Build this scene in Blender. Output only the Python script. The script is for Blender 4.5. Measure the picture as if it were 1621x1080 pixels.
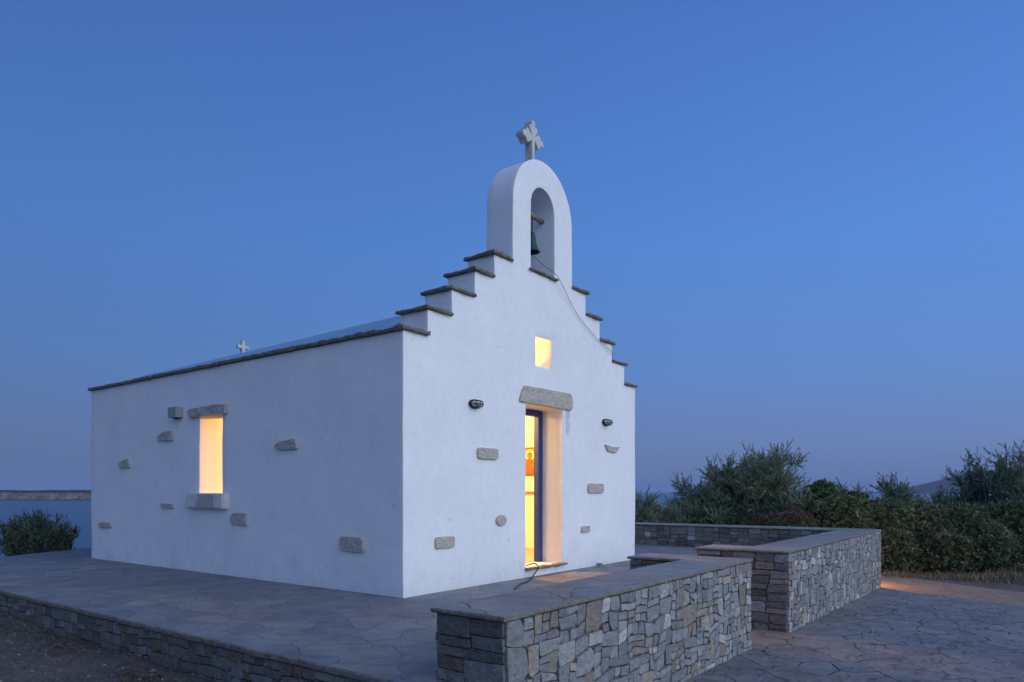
import bpy, bmesh, math, random
import numpy as np
from mathutils import Vector, noise, Matrix
R = math.radians
for o in list(bpy.data.objects): bpy.data.objects.remove(o)
SC = bpy.context.scene
COL = SC.collection

# ------------------------------------------------------------------ camera, sky, light, exposure
cd = bpy.data.cameras.new('camera'); cam = bpy.data.objects.new('camera', cd); COL.objects.link(cam)
cam.location = (-3.264, -2.487, 1.2)
cam.rotation_euler = (R(90), 0, -math.atan2(0.8006, 0.5992))
cd.sensor_width = 36; cd.lens = 24.63; cd.shift_y = 0.1474; cd.clip_end = 60000; cd.clip_start = 0.05
SC.camera = cam
SC.render.resolution_x = 1024; SC.render.resolution_y = 682
SC.view_settings.view_transform = 'Standard'; SC.view_settings.look = 'None'
SC.view_settings.exposure = 0.0; SC.view_settings.gamma = 1

SUN_EL, SUN_AZ = R(3), R(206)          # afterglow comes from behind the camera, from the -n side
w = bpy.data.worlds.new('World'); SC.world = w; w.use_nodes = True
nt = w.node_tree; N = nt.nodes; L = nt.links
bg = N['Background']
sky = N.new('ShaderNodeTexSky'); sky.sky_type = 'NISHITA'; sky.sun_disc = False
sky.sun_elevation = SUN_EL; sky.sun_rotation = SUN_AZ; sky.air_density = 1.0; sky.dust_density = 0.3; sky.ozone_density = 4.0
tc = N.new('ShaderNodeTexCoord'); sx = N.new('ShaderNodeSeparateXYZ'); L.new(tc.outputs['Generated'], sx.inputs[0])
ramp = N.new('ShaderNodeValToRGB')      # twilight colour by height above the horizon
L.new(sx.outputs['Z'], ramp.inputs[0])
cr = ramp.color_ramp
stops = [(0.0, (0.125, 0.185, 0.375)), (0.06, (0.148, 0.228, 0.46)), (0.16, (0.125, 0.26, 0.60)), (0.32, (0.10, 0.26, 0.69)), (0.60, (0.066, 0.175, 0.55)), (1.0, (0.035, 0.10, 0.36))]
while len(cr.elements) < len(stops): cr.elements.new(0.5)
for e, (p, c) in zip(cr.elements, stops): e.position = p; e.color = (*c, 1)
skm = N.new('ShaderNodeVectorMath'); skm.operation = 'SCALE'; skm.inputs['Scale'].default_value = 0.05
L.new(sky.outputs[0], skm.inputs[0])
mixw = N.new('ShaderNodeMix'); mixw.data_type = 'RGBA'; mixw.inputs[0].default_value = 0.12
L.new(ramp.outputs[0], mixw.inputs[6]); L.new(skm.outputs[0], mixw.inputs[7])
# the eastern side (left of the picture, away from the afterglow) is a little darker
dt = N.new('ShaderNodeVectorMath'); dt.operation = 'DOT_PRODUCT'; dt.inputs[1].default_value = (0.62, -0.78, 0.0)
L.new(tc.outputs['Generated'], dt.inputs[0])
mr = N.new('ShaderNodeMapRange'); mr.inputs[1].default_value = -1; mr.inputs[2].default_value = 1; mr.inputs[3].default_value = 0.72; mr.inputs[4].default_value = 1.28
L.new(dt.outputs['Value'], mr.inputs[0])
sc2 = N.new('ShaderNodeVectorMath'); sc2.operation = 'SCALE'
L.new(mixw.outputs[2], sc2.inputs[0]); L.new(mr.outputs[0], sc2.inputs['Scale'])
# the bright western twilight arch lies behind the camera
d2 = N.new('ShaderNodeVectorMath'); d2.operation = 'DOT_PRODUCT'; d2.inputs[1].default_value = (0.10, -0.97, 0.0)
L.new(tc.outputs['Generated'], d2.inputs[0])
m2 = N.new('ShaderNodeMapRange'); m2.interpolation_type = 'SMOOTHSTEP'; m2.inputs[1].default_value = 0.12; m2.inputs[2].default_value = 0.85; m2.inputs[3].default_value = 0; m2.inputs[4].default_value = 1
L.new(d2.outputs['Value'], m2.inputs[0])
glow = N.new('ShaderNodeVectorMath'); glow.operation = 'SCALE'; glow.inputs[0].default_value = (1.10, 1.22, 1.30); L.new(m2.outputs[0], glow.inputs['Scale'])
addg = N.new('ShaderNodeVectorMath'); L.new(sc2.outputs[0], addg.inputs[0]); L.new(glow.outputs[0], addg.inputs[1])
L.new(addg.outputs[0], bg.inputs[0]); bg.inputs[1].default_value = 1.0

sd = bpy.data.lights.new('afterglow_sun', 'SUN'); sun = bpy.data.objects.new('afterglow_sun', sd); COL.objects.link(sun)
sd.energy = 0.5; sd.angle = R(60); sd.color = (1.0, 0.96, 0.93)
sun_dir = Vector((0.25, -1.0, 0.42)).normalized()          # towards the light
sun.rotation_euler = sun_dir.to_track_quat('Z', 'Y').to_euler()

def lamp(name, loc, power, col, rad):
    l = bpy.data.lights.new(name, 'POINT'); o = bpy.data.objects.new(name, l); COL.objects.link(o)
    o.location = loc; l.energy = power; l.color = col; l.shadow_soft_size = rad; return o

# ------------------------------------------------------------------ materials
def newmat(name):
    m = bpy.data.materials.new(name); m.use_nodes = True
    return m, m.node_tree.nodes, m.node_tree.links, m.node_tree.nodes['Principled BSDF']
def mth(N, op, a=None, b=None, L=None):
    n = N.new('ShaderNodeMath'); n.operation = op
    for i, v in enumerate((a, b)):
        if v is None: continue
        if isinstance(v, (int, float)): n.inputs[i].default_value = v
        else: L.new(v, n.inputs[i])
    return n.outputs[0]
def tex_noise(N, L, vec, scale, detail=5, rough=0.55, dist=0.0):
    n = N.new('ShaderNodeTexNoise'); n.inputs['Scale'].default_value = scale; n.inputs['Detail'].default_value = detail
    n.inputs['Roughness'].default_value = rough; n.inputs['Distortion'].default_value = dist
    L.new(vec, n.inputs['Vector']); return n
def rampn(N, L, fac, stops):
    r = N.new('ShaderNodeValToRGB'); L.new(fac, r.inputs[0]); c = r.color_ramp
    while len(c.elements) < len(stops): c.elements.new(0.5)
    for e, (p, col) in zip(c.elements, stops): e.position = p; e.color = (*col, 1)
    return r.outputs[0]
def mixc(N, L, fac, a, b, mode='MIX'):
    m = N.new('ShaderNodeMix'); m.data_type = 'RGBA'; m.blend_type = mode
    for i, v in ((0, fac), (6, a), (7, b)):
        if isinstance(v, (int, float)): m.inputs[i].default_value = v
        elif isinstance(v, tuple): m.inputs[i].default_value = (*v, 1)
        else: L.new(v, m.inputs[i])
    return m.outputs[2]
def bump(N, L, bsdf, h, strength, dist, prev=None):
    b = N.new('ShaderNodeBump'); b.inputs['Strength'].default_value = strength; b.inputs['Distance'].default_value = dist
    L.new(h, b.inputs['Height'])
    if prev is not None: L.new(prev, b.inputs['Normal'])
    L.new(b.outputs[0], bsdf.inputs['Normal']); return b.outputs[0]

def plaster():
    m, N, L, b = newmat('whitewash'); g = N.new('ShaderNodeNewGeometry').outputs['Position']
    mp = N.new('ShaderNodeMapping'); mp.inputs['Scale'].default_value = (1, 1, .8); L.new(g, mp.inputs[0])
    n1 = tex_noise(N, L, mp.outputs[0], 1.3, 6, .6); n2 = tex_noise(N, L, mp.outputs[0], 9, 6, .7, .3); n3 = tex_noise(N, L, g, 60, 4)
    c = rampn(N, L, n1.outputs[0], [(.3, (.74, .755, .78)), (.7, (.83, .835, .84))])
    c = mixc(N, L, .35, c, rampn(N, L, n2.outputs[0], [(.3, (.70, .715, .74)), (.62, (.86, .86, .86))]))
    # rain-washed grime creeping up from the paving and sparse grey scuffs
    sz = N.new('ShaderNodeSeparateXYZ'); L.new(g, sz.inputs[0])
    mr = N.new('ShaderNodeMapRange'); mr.inputs[1].default_value = .0; mr.inputs[2].default_value = .75; mr.inputs[3].default_value = 1; mr.inputs[4].default_value = 0
    L.new(sz.outputs[2], mr.inputs[0])
    n4 = tex_noise(N, L, mp.outputs[0], 2.6, 6, .65)
    st = mth(N, 'MULTIPLY', mr.outputs[0], rampn(N, L, n4.outputs[0], [(.48, (0, 0, 0)), (.72, (.55, .55, .55))]), L)
    c = mixc(N, L, st, c, (.50, .51, .53))
    n5 = tex_noise(N, L, g, 11, 2, .5)
    sp = rampn(N, L, n5.outputs[0], [(.745, (0, 0, 0)), (.775, (.6, .6, .6))])
    c = mixc(N, L, sp, c, (.45, .45, .46))
    L.new(c, b.inputs['Base Color']); b.inputs['Roughness'].default_value = .92; b.inputs['Specular IOR Level'].default_value = .15
    p = bump(N, L, b, n1.outputs[0], .25, .06); p = bump(N, L, b, n2.outputs[0], .28, .010, p); bump(N, L, b, n3.outputs[0], .25, .003, p)
    return m
def stone_mat(name, lo, hi, scale=14, attr=False, bstr=.7, lichen=None):
    m, N, L, b = newmat(name); g = N.new('ShaderNodeNewGeometry').outputs['Position']
    mp = N.new('ShaderNodeMapping'); mp.inputs['Scale'].default_value = (1, 1, 1.8); L.new(g, mp.inputs[0])
    n1 = tex_noise(N, L, mp.outputs[0], scale, 8, .65, .4); n2 = tex_noise(N, L, g, scale * 5, 5, .6); n3 = tex_noise(N, L, g, 2.2, 3)
    c = rampn(N, L, n1.outputs[0], [(.28, lo), (.72, hi)])
    if attr:
        a = N.new('ShaderNodeAttribute'); a.attribute_name = 'Col'
        c = mixc(N, L, 1.0, a.outputs[0], rampn(N, L, n1.outputs[0], [(.25, (.62, .62, .62)), (.75, (1.3, 1.3, 1.3))]), 'MULTIPLY')
    c = mixc(N, L, .55, c, rampn(N, L, n2.outputs[0], [(.3, (.5, .5, .5)), (.7, (1.35, 1.35, 1.35))]), 'MULTIPLY')
    if lichen:
        c = mixc(N, L, rampn(N, L, n3.outputs[0], [(.55, (0, 0, 0)), (.7, (.6, .6, .6))]), c, lichen)
    L.new(c, b.inputs['Base Color']); b.inputs['Roughness'].default_value = .88; b.inputs['Specular IOR Level'].default_value = .25
    p = bump(N, L, b, n1.outputs[0], bstr, .02); bump(N, L, b, n2.outputs[0], bstr * .6, .005, p)
    return m
def paving_mat(name, base, alt, joint, cell, jw, jstrength, tint=None, bst=.6):
    m, N, L, b = newmat(name); g = N.new('ShaderNodeNewGeometry').outputs['Position']
    nd = tex_noise(N, L, g, 1.7, 3); 
    off = N.new('ShaderNodeVectorMath'); off.operation = 'SCALE'; off.inputs['Scale'].default_value = .38; L.new(nd.outputs['Color'], off.inputs[0])
    ad = N.new('ShaderNodeVectorMath'); L.new(g, ad.inputs[0]); L.new(off.outputs[0], ad.inputs[1])
    v = N.new('ShaderNodeTexVoronoi'); v.feature = 'DISTANCE_TO_EDGE'; v.voronoi_dimensions = '2D'; v.inputs['Scale'].default_value = cell; L.new(ad.outputs[0], v.inputs['Vector'])
    vc = N.new('ShaderNodeTexVoronoi'); vc.voronoi_dimensions = '2D'; vc.inputs['Scale'].default_value = cell; L.new(ad.outputs[0], vc.inputs['Vector'])
    n1 = tex_noise(N, L, g, 3.0, 8, .65, .5); n2 = tex_noise(N, L, g, 38, 6, .7); n3 = tex_noise(N, L, g, .55, 4)
    se = N.new('ShaderNodeSeparateXYZ'); L.new(vc.outputs['Color'], se.inputs[0])
    c = mixc(N, L, se.outputs[0], base, alt)
    c = mixc(N, L, rampn(N, L, se.outputs[1], [(.72, (0, 0, 0)), (.8, (.5, .5, .5))]), c, tint or alt)
    c = mixc(N, L, .8, c, rampn(N, L, n1.outputs[0], [(.25, (.6, .6, .6)), (.75, (1.4, 1.4, 1.4))]), 'MULTIPLY')
    c = mixc(N, L, .7, c, rampn(N, L, n2.outputs[0], [(.3, (.62, .62, .62)), (.7, (1.35, 1.35, 1.35))]), 'MULTIPLY')
    c = mixc(N, L, .8, c, rampn(N, L, n3.outputs[0], [(.3, (.78, .78, .78)), (.7, (1.2, 1.2, 1.2))]), 'MULTIPLY')
    if bst > 1:
        ms = N.new('ShaderNodeMapping'); ms.inputs['Rotation'].default_value = (0, 0, .75); ms.inputs['Scale'].default_value = (2.2, 9, 1); L.new(ad.outputs[0], ms.inputs[0])
        ns = tex_noise(N, L, ms.outputs[0], 1.6, 7, .7, .6)
        c = mixc(N, L, rampn(N, L, ns.outputs[0], [(.565, (0, 0, 0)), (.61, (.8, .8, .8))]), c, (.05, .06, .062))
        c = mixc(N, L, rampn(N, L, ns.outputs[0], [(.36, (.6, .6, .6)), (.42, (0, 0, 0))]), c, (.27, .27, .28))
    # joints: width varies so that some open as dark cracks and others nearly close
    wv = tex_noise(N, L, g, 2.3, 3)
    jd = mth(N, 'DIVIDE', v.outputs['Distance'], mth(N, 'MULTIPLY', rampn(N, L, wv.outputs[0], [(.38, (.03, .03, .03)), (.62, (1, 1, 1))]), jw, L), L)
    jm = rampn(N, L, jd, [(.35, (jstrength,) * 3), (1.0, (0, 0, 0))])
    c = mixc(N, L, jm, c, joint)
    L.new(c, b.inputs['Base Color']); b.inputs['Roughness'].default_value = .62; b.inputs['Specular IOR Level'].default_value = .35
    hj = rampn(N, L, jd, [(.2, (0, 0, 0)), (1.0, (1, 1, 1))])
    p = bump(N, L, b, hj, bst, .012); p = bump(N, L, b, n1.outputs[0], bst * .8, .03, p); p = bump(N, L, b, n2.outputs[0], bst * .6, .005, p)
    hh = N.new('ShaderNodeMath'); hh.operation = 'MULTIPLY'; hh.inputs[1].default_value = 1; L.new(se.outputs[2], hh.inputs[0])
    bump(N, L, b, hh.outputs[0], bst * .35, .01, p)
    return m
def simple(name, col, rough=.6, metal=0, nscale=20, var=.25, bst=.2, spec=.4):
    m, N, L, b = newmat(name); g = N.new('ShaderNodeNewGeometry').outputs['Position']
    n = tex_noise(N, L, g, nscale, 5)
    c = rampn(N, L, n.outputs[0], [(.3, tuple(x * (1 - var) for x in col)), (.7, tuple(min(1, x * (1 + var)) for x in col))])
    L.new(c, b.inputs['Base Color']); b.inputs['Roughness'].default_value = rough; b.inputs['Metallic'].default_value = metal
    b.inputs['Specular IOR Level'].default_value = spec
    if bst: bump(N, L, b, n.outputs[0], bst, .004)
    return m
def leaf_mat(name, stops, trans=.15):
    m, N, L, b = newmat(name)
    a = N.new('ShaderNodeAttribute'); a.attribute_name = 'tone'
    c = rampn(N, L, a.outputs['Fac'], stops)
    L.new(c, b.inputs['Base Color']); b.inputs['Roughness'].default_value = .6; b.inputs['Specular IOR Level'].default_value = .3
    return m

M = {}
M['plaster'] = plaster()
M['marble'] = simple('white_marble', (.50, .50, .48), .7, 0, 9, .15, .3)
M['roof'] = simple('pale_blue_roof', (.20, .36, .52), .8, 0, 3, .08, .2)  # pale blue base colour over the whole vault roof
M['raw'] = stone_mat('rough_pale_stone', (.36, .33, .29), (.66, .60, .52), 22, bstr=1.0)
M['rawdark'] = stone_mat('rough_grey_stone', (.32, .305, .295), (.66, .62, .58), 20, bstr=1.0)
M['slate'] = stone_mat('slate_slab', (.11, .10, .088), (.27, .245, .21), 10, bstr=.9, lichen=(.13, .12, .06))
M['coping'] = paving_mat('coping_flags', (.20, .205, .21), (.24, .235, .23), (.13, .125, .12), 1.5, .03, .7, (.28, .22, .185), .8)
M['copedge'] = stone_mat('coping_edge', (.11, .105, .09), (.27, .26, .235), 16, bstr=1.0, lichen=(.15, .135, .08))
M['wallstone'] = stone_mat('field_stone', (.2, .2, .2), (.3, .3, .3), 17, attr=True, bstr=.8)
M['mortar'] = stone_mat('mortar', (.12, .11, .095), (.32, .29, .25), 30, bstr=1.2)
M['terrace'] = paving_mat('terrace_flags', (.165, .175, .192), (.205, .21, .22), (.13, .13, .135), 2.9, .035, .5, (.285, .24, .215), .9)
M['paving'] = paving_mat('rough_flag_paving', (.145, .15, .165), (.20, .195, .195), (.035, .035, .04), 2.1, .028, .75, (.21, .175, .155), 1.9)
M['blue'] = simple('blue_paint', (.022, .05, .20), .45, 0, 30, .15, .1)
M['bronze'] = simple('green_bronze', (.03, .07, .062), .6, .5, 40, .4, .3)
M['iron'] = simple('rusty_iron', (.045, .04, .035), .7, .4, 40, .3, .3)
M['timber'] = simple('weathered_timber', (.24, .19, .13), .85, 0, 24, .4, .5)
M['box'] = simple('grey_plastic', (.30, .32, .31), .5, 0, 12, .05, .05)
M['cable'] = simple('black_cable', (.03, .03, .032), .6, 0, 12, .05, 0)
M['floor'] = simple('interior_floor', (.45, .40, .33), .6, 0, 3, .1, .1)
M['interior'] = simple('interior_lime', (.82, .78, .70), .9, 0, 3, .03, .1)
M['wood'] = simple('brown_wood', (.20, .09, .035), .5, 0, 15, .3, .2)
M['gold'] = simple('gold_leaf', (.42, .27, .05), .5, 0, 14, .15, .1)
M['robe'] = simple('red_pigment', (.30, .12, .022), .7, 0, 45, .6, 0)
M['skin'] = simple('ochre_pigment', (.38, .20, .09), .7, 0, 30, .2, 0)
M['hair'] = simple('umber_pigment', (.07, .03, .015), .7, 0, 30, .2, 0)
M['bark'] = simple('bark', (.075, .06, .05), .9, 0, 20, .4, .6)
M['bud'] = simple('magenta_petals', (.16, .012, .06), .6, 0, 30, .2, 0)
mg, gN, gL, gb = newmat('frosted_glass'); gb.inputs['Transmission Weight'].default_value = 0; gb.inputs['Roughness'].default_value = .25; gb.inputs['Base Color'].default_value = (.5, .54, .52, 1); M['glass'] = mg

def ground_mat():
    m, N, L, b = newmat('dry_earth'); g = N.new('ShaderNodeNewGeometry').outputs['Position']
    n1 = tex_noise(N, L, g, 1.2, 8, .7); n2 = tex_noise(N, L, g, 22, 8, .75); n3 = tex_noise(N, L, g, 90, 4, .7)
    c = rampn(N, L, n1.outputs[0], [(.3, (.11, .098, .09)), (.7, (.185, .17, .16))])
    c = mixc(N, L, .9, c, rampn(N, L, n2.outputs[0], [(.3, (.45, .45, .45)), (.7, (1.6, 1.55, 1.5))]), 'MULTIPLY')
    c = mixc(N, L, rampn(N, L, n3.outputs[0], [(.62, (0, 0, 0)), (.72, (.7, .7, .7))]), c, (.24, .23, .22))
    L.new(c, b.inputs['Base Color']); b.inputs['Roughness'].default_value = .95; b.inputs['Specular IOR Level'].default_value = .1
    p = bump(N, L, b, n2.outputs[0], 1.0, .03); bump(N, L, b, n3.outputs[0], .9, .012, p)
    return m
M['ground'] = ground_mat()
M['dirt'] = stone_mat('ochre_dirt', (.19, .135, .10), (.34, .255, .195), 5, bstr=.6)
M['pebble'] = leaf_mat('pebbles', [(0, (.05, .045, .04)), (.6, (.16, .15, .14)), (.93, (.24, .22, .20)), (1, (.45, .43, .40))])
def sea_mat():
    m, N, L, b = newmat('sea_water'); g = N.new('ShaderNodeNewGeometry').outputs['Position']
    n = tex_noise(N, L, g, .25, 8, .7); n2 = tex_noise(N, L, g, .01, 3)
    L.new(rampn(N, L, n2.outputs[0], [(.4, (.012, .035, .085)), (.6, (.022, .055, .12))]), b.inputs['Base Color']); b.inputs['Roughness'].default_value = .28
    bump(N, L, b, n.outputs[0], .8, .6); return m
M['sea'] = sea_mat()
def cliff_mat():
    m, N, L, b = newmat('headland_rock'); g = N.new('ShaderNodeNewGeometry').outputs['Position']
    s = N.new('ShaderNodeSeparateXYZ'); L.new(g, s.inputs[0])
    n = tex_noise(N, L, g, .05, 8, .7); n2 = tex_noise(N, L, g, .22, 6, .7)
    h = mth(N, 'ADD', s.outputs[2], mth(N, 'MULTIPLY', n.outputs[0], 9.0, L), L)
    rock = rampn(N, L, n2.outputs[0], [(.3, (.06, .052, .055)), (.5, (.17, .14, .13)), (.68, (.36, .30, .26))])
    scrub = rampn(N, L, n2.outputs[0], [(.4, (.03, .032, .03)), (.72, (.07, .065, .055))])
    mk = N.new('ShaderNodeMapRange'); mk.inputs[1].default_value = 3.6; mk.inputs[2].default_value = 5.0; L.new(h, mk.inputs[0])
    c = mixc(N, L, mk.outputs[0], rock, scrub)
    w = N.new('ShaderNodeMapRange'); w.inputs[1].default_value = -9.9; w.inputs[2].default_value = -8.6; L.new(s.outputs[2], w.inputs[0])
    c = mixc(N, L, w.outputs[0], (.02, .02, .022), c)
    L.new(c, b.inputs['Base Color']); b.inputs['Roughness'].default_value = .95; bump(N, L, b, n2.outputs[0], 1, 1.5); return m
M['cliff'] = cliff_mat()
M['hill'] = simple('hill_scrub', (.07, .07, .06), .95, 0, .012, .5, 0)
M['tamarisk'] = leaf_mat('tamarisk_leaf', [(0, (0.056, 0.097, 0.056)), (.5, (0.151, 0.221, 0.137)), (1, (0.339, 0.420, 0.299))])
M['hedge'] = leaf_mat('hedge_leaf', [(0, (0.050, 0.080, 0.039)), (.5, (0.135, 0.178, 0.086)), (.85, (0.229, 0.268, 0.139)), (1, (0.349, 0.336, 0.201))])
M['shrubg'] = leaf_mat('green_shrub_leaf', [(0, (0.049, 0.091, 0.038)), (.5, (0.135, 0.216, 0.081)), (1, (0.270, 0.351, 0.163))])
M['dry'] = leaf_mat('dry_shrub_twig', [(0, (0.048, 0.035, 0.032)), (.5, (0.104, 0.077, 0.067)), (1, (0.160, 0.128, 0.104))])
M['oleander'] = leaf_mat('oleander_leaf', [(0, (0.028, 0.050, 0.028)), (.5, (0.070, 0.109, 0.055)), (1, (0.187, 0.227, 0.125))])
M['grass'] = leaf_mat('dry_grass', [(0, (.08, .07, .05)), (.5, (.20, .17, .12)), (1, (.38, .33, .25))])
M['core'] = simple('dark_core_fill', (.03, .04, .022), .95, 0, 5, .4, 0, .1)  # dark colour of the core added to stop light through the shrubs

# ------------------------------------------------------------------ object helpers
def link(o, parent=None, **props):
    COL.objects.link(o)
    if parent is not None: o.parent = parent
    for k, v in props.items(): o[k] = v
    return o
def thing(name, label, cat, loc=(0, 0, 0), rz=0, group=None):
    o = bpy.data.objects.new(name, None); o.location = loc; o.rotation_euler = (0, 0, rz); o.empty_display_size = .2
    link(o, None, label=label, category=cat)
    if group: o['group'] = group
    return o
def tag(o, label, cat, group=None):
    o['label'] = label; o['category'] = cat
    if group: o['group'] = group
    return o
def objbm(name, bm, mat, parent=None, smooth=False, **props):
    me = bpy.data.meshes.new(name); bm.normal_update(); bm.to_mesh(me); bm.free()
    for mm in (mat if isinstance(mat, (list, tuple)) else [mat]): me.materials.append(mm)
    if smooth: me.polygons.foreach_set('use_smooth', [True] * len(me.polygons))
    o = bpy.data.objects.new(name, me)
    if parent is not None:     # meshes are authored in world coordinates
        o.matrix_parent_inverse = Matrix.Identity(4)
        me.transform(Matrix.Translation(-Vector(parent.location)) if parent.rotation_euler.z == 0 else Matrix.Identity(4))
    return link(o, parent, **props)
def objpd(name, verts, faces, mat, parent=None, smooth=False, tone=None, col=None, **props):
    me = bpy.data.meshes.new(name)
    V = np.asarray(verts, dtype=np.float32)
    if parent is not None: V = V - np.array(parent.location, dtype=np.float32)
    if isinstance(faces, np.ndarray):
        nf, k = faces.shape
        me.vertices.add(len(V)); me.vertices.foreach_set('co', V.ravel())
        me.loops.add(nf * k); me.loops.foreach_set('vertex_index', faces.astype(np.int32).ravel())
        me.polygons.add(nf); me.polygons.foreach_set('loop_start', np.arange(0, nf * k, k, dtype=np.int32))
        me.polygons.foreach_set('loop_total', np.full(nf, k, dtype=np.int32)); me.update(calc_edges=True); me.validate()
    else:
        me.from_pydata([tuple(map(float, v)) for v in V], [], faces); me.update()
    if tone is not None:
        a = me.attributes.new('tone', 'FLOAT', 'POINT'); a.data.foreach_set('value', np.asarray(tone, dtype=np.float32))
    if col is not None:
        a = me.attributes.new('Col', 'FLOAT_COLOR', 'POINT'); a.data.foreach_set('color', np.asarray(col, dtype=np.float32).ravel())
    for mm in (mat if isinstance(mat, (list, tuple)) else [mat]): me.materials.append(mm)
    if smooth: me.polygons.foreach_set('use_smooth', [True] * len(me.polygons))
    return link(bpy.data.objects.new(name, me), parent, **props)
def box_bm(bm, x0, x1, y0, y1, z0, z1):
    vs = [bm.verts.new((x, y, z)) for z in (z0, z1) for (x, y) in ((x0, y0), (x1, y0), (x1, y1), (x0, y1))]
    for f in ((3, 2, 1, 0), (4, 5, 6, 7), (0, 1, 5, 4), (1, 2, 6, 5), (2, 3, 7, 6), (3, 0, 4, 7)): bm.faces.new([vs[i] for i in f])
    return vs
def mkbox(name, mat, parent, x0, x1, y0, y1, z0, z1, bev=.006, **p):
    bm = bmesh.new(); box_bm(bm, x0, x1, y0, y1, z0, z1)
    if bev: bmesh.ops.bevel(bm, geom=bm.edges[:], offset=bev, segments=2, affect='EDGES', profile=.6)
    return objbm(name, bm, mat, parent, **p)
def nz(x, y, z, s=1.0): return noise.noise(Vector((x * s, y * s, z * s)))
def tube(name, pts, rad, mat, parent=None, seg=6, **props):
    pts = [Vector(p) for p in pts]; n = len(pts)
    rad = rad if isinstance(rad, (list, tuple)) else [rad] * n
    V = []; F = []
    for i, p in enumerate(pts):
        t = (pts[min(i + 1, n - 1)] - pts[max(i - 1, 0)]).normalized()
        a = t.cross(Vector((0, 0, 1)));  a = a.normalized() if a.length > 1e-3 else Vector((1, 0, 0)); b = t.cross(a)
        for k in range(seg):
            q = 2 * math.pi * k / seg; V.append(p + (a * math.cos(q) + b * math.sin(q)) * rad[i])
    for i in range(n - 1):
        for k in range(seg): F.append((i * seg + k, i * seg + (k + 1) % seg, (i + 1) * seg + (k + 1) % seg, (i + 1) * seg + k))
    F.append(tuple(range(seg - 1, -1, -1))); F.append(tuple((n - 1) * seg + k for k in range(seg)))
    return V, F
def mktube(name, pts, rad, mat, parent=None, seg=6, **props):
    V, F = tube(name, pts, rad, mat, parent, seg); return objpd(name, V, F, mat, parent, True, **props)
def join_tubes(name, specs, mat, parent=None, seg=6, **props):
    V = []; F = []
    for pts, rad in specs:
        v, f = tube('', pts, rad, None, None, seg); b = len(V); V += v; F += [tuple(i + b for i in q) for q in f]
    return objpd(name, V, F, mat, parent, True, **props)
def smooth_pts(pts, k=6):
    P = [Vector(p) for p in pts]; out = []
    for i in range(len(P) - 1):
        p0, p1, p2, p3 = P[max(i - 1, 0)], P[i], P[i + 1], P[min(i + 2, len(P) - 1)]
        for j in range(k):
            t = j / k; out.append(.5 * ((2 * p1) + (p2 - p0) * t + (2 * p0 - 5 * p1 + 4 * p2 - p3) * t * t + (3 * p1 - p0 - 3 * p2 + p3) * t ** 3))
    out.append(P[-1]); return out

# ------------------------------------------------------------------ terrain
def gz(u, n):
    uu = min(max(u, -12), 16); nn = min(max(n, -12), 13)
    z = -.45 - .02 * uu + .018 * nn
    far = n - 13.2 + .12 * max(0, -u)
    if far > 0: z -= .32 * far
    z = max(z, -16)
    r = math.hypot(u, n)
    if r > 35: z += min(1, (r - 35) / 60) * 1.5 * nz(u, n, 3, .02)
    return z
def axis(lo, hi, step, far):
    a = list(np.arange(lo, hi + 1e-6, step)); d = step
    x = hi
    while x < far: d *= 1.35; x += d; a.append(x)
    x = lo; d = step
    while x > -far: d *= 1.35; x -= d; a.insert(0, x)
    return a
US = axis(-7, 22, .25, 9000); NS = axis(-7, 17, .25, 9000)
V = []
for n in NS:
    for u in US:
        z = gz(u, n)
        if u < -.05 and abs(u) < 12 and abs(n) < 14:
            z += .018 * nz(u, n, 0, 2.5) + .03 * nz(u, n, 5, .8)
            d = -u - .16                                   # soil banked against the terrace wall
            if 0 < d + .1 < 1.3 and n > .4: z += .07 * math.exp(-((d) / .35) ** 2) * (1 + .8 * nz(u, n, 9, 1.5))
        V.append((u, n, z))
nu = len(US)
F = [(j * nu + i, j * nu + i + 1, (j + 1) * nu + i + 1, (j + 1) * nu + i) for j in range(len(NS) - 1) for i in range(nu - 1)]
objpd('ground', V, F, M['ground'], None, True, kind='structure')
ang = [2 * math.pi * k / 96 for k in range(96)]
V = [(0, 0, -10)]; F = []
for r in (60, 300, 1500, 8000, 40000): V += [(r * math.cos(a), r * math.sin(a), -10) for a in ang]
for k in range(96): F.append((0, 1 + k, 1 + (k + 1) % 96))
for r in range(4):
    for k in range(96): F.append((1 + r * 96 + k, 1 + (r + 1) * 96 + k, 1 + (r + 1) * 96 + (k + 1) % 96, 1 + r * 96 + (k + 1) % 96))
objpd('sea', V, F, M['sea'], None, False, kind='structure')
FW = Vector((.8006, .5992, 0)); RT = Vector((.5992, -.8006, 0)); C0 = Vector((-3.264, -2.487, 0))
def world(X, D, z): p = C0 + RT * X + FW * D; return (p.x, p.y, z)
# headland across the bay
V = []; F = []; ncol = 172; prof = [(0, -10.6), (4, -8.6), (7, -5.5), (11, -2.6), (17, .2), (30, 2.2), (70, 3.2), (200, 3.4), (420, -2), (500, -12)]
for i in range(ncol):
    X = -1150 + i * 6.0; cut = min(1, (i / 12)) * min(1, (ncol - 1 - i) / 12)
    for j, (dd, z) in enumerate(prof):
        jit = 14 * nz(X, j * .6, 2, .012) + 5 * nz(X, j, 7, .06)
        zz = -11 + (z + 11) * (cut * (1 + .10 * nz(X, 3, 0, .01) + (.10 * nz(X, j * 9, 4, .09) if j else 0)))
        V.append(world(X, 955 + dd + jit, zz))
for i in range(ncol - 1):
    for j in range(len(prof) - 1):
        a = i * len(prof) + j; F.append((a, a + len(prof), a + len(prof) + 1, a + 1))
objpd('headland', V, F, M['cliff'], None, False, kind='structure')
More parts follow.
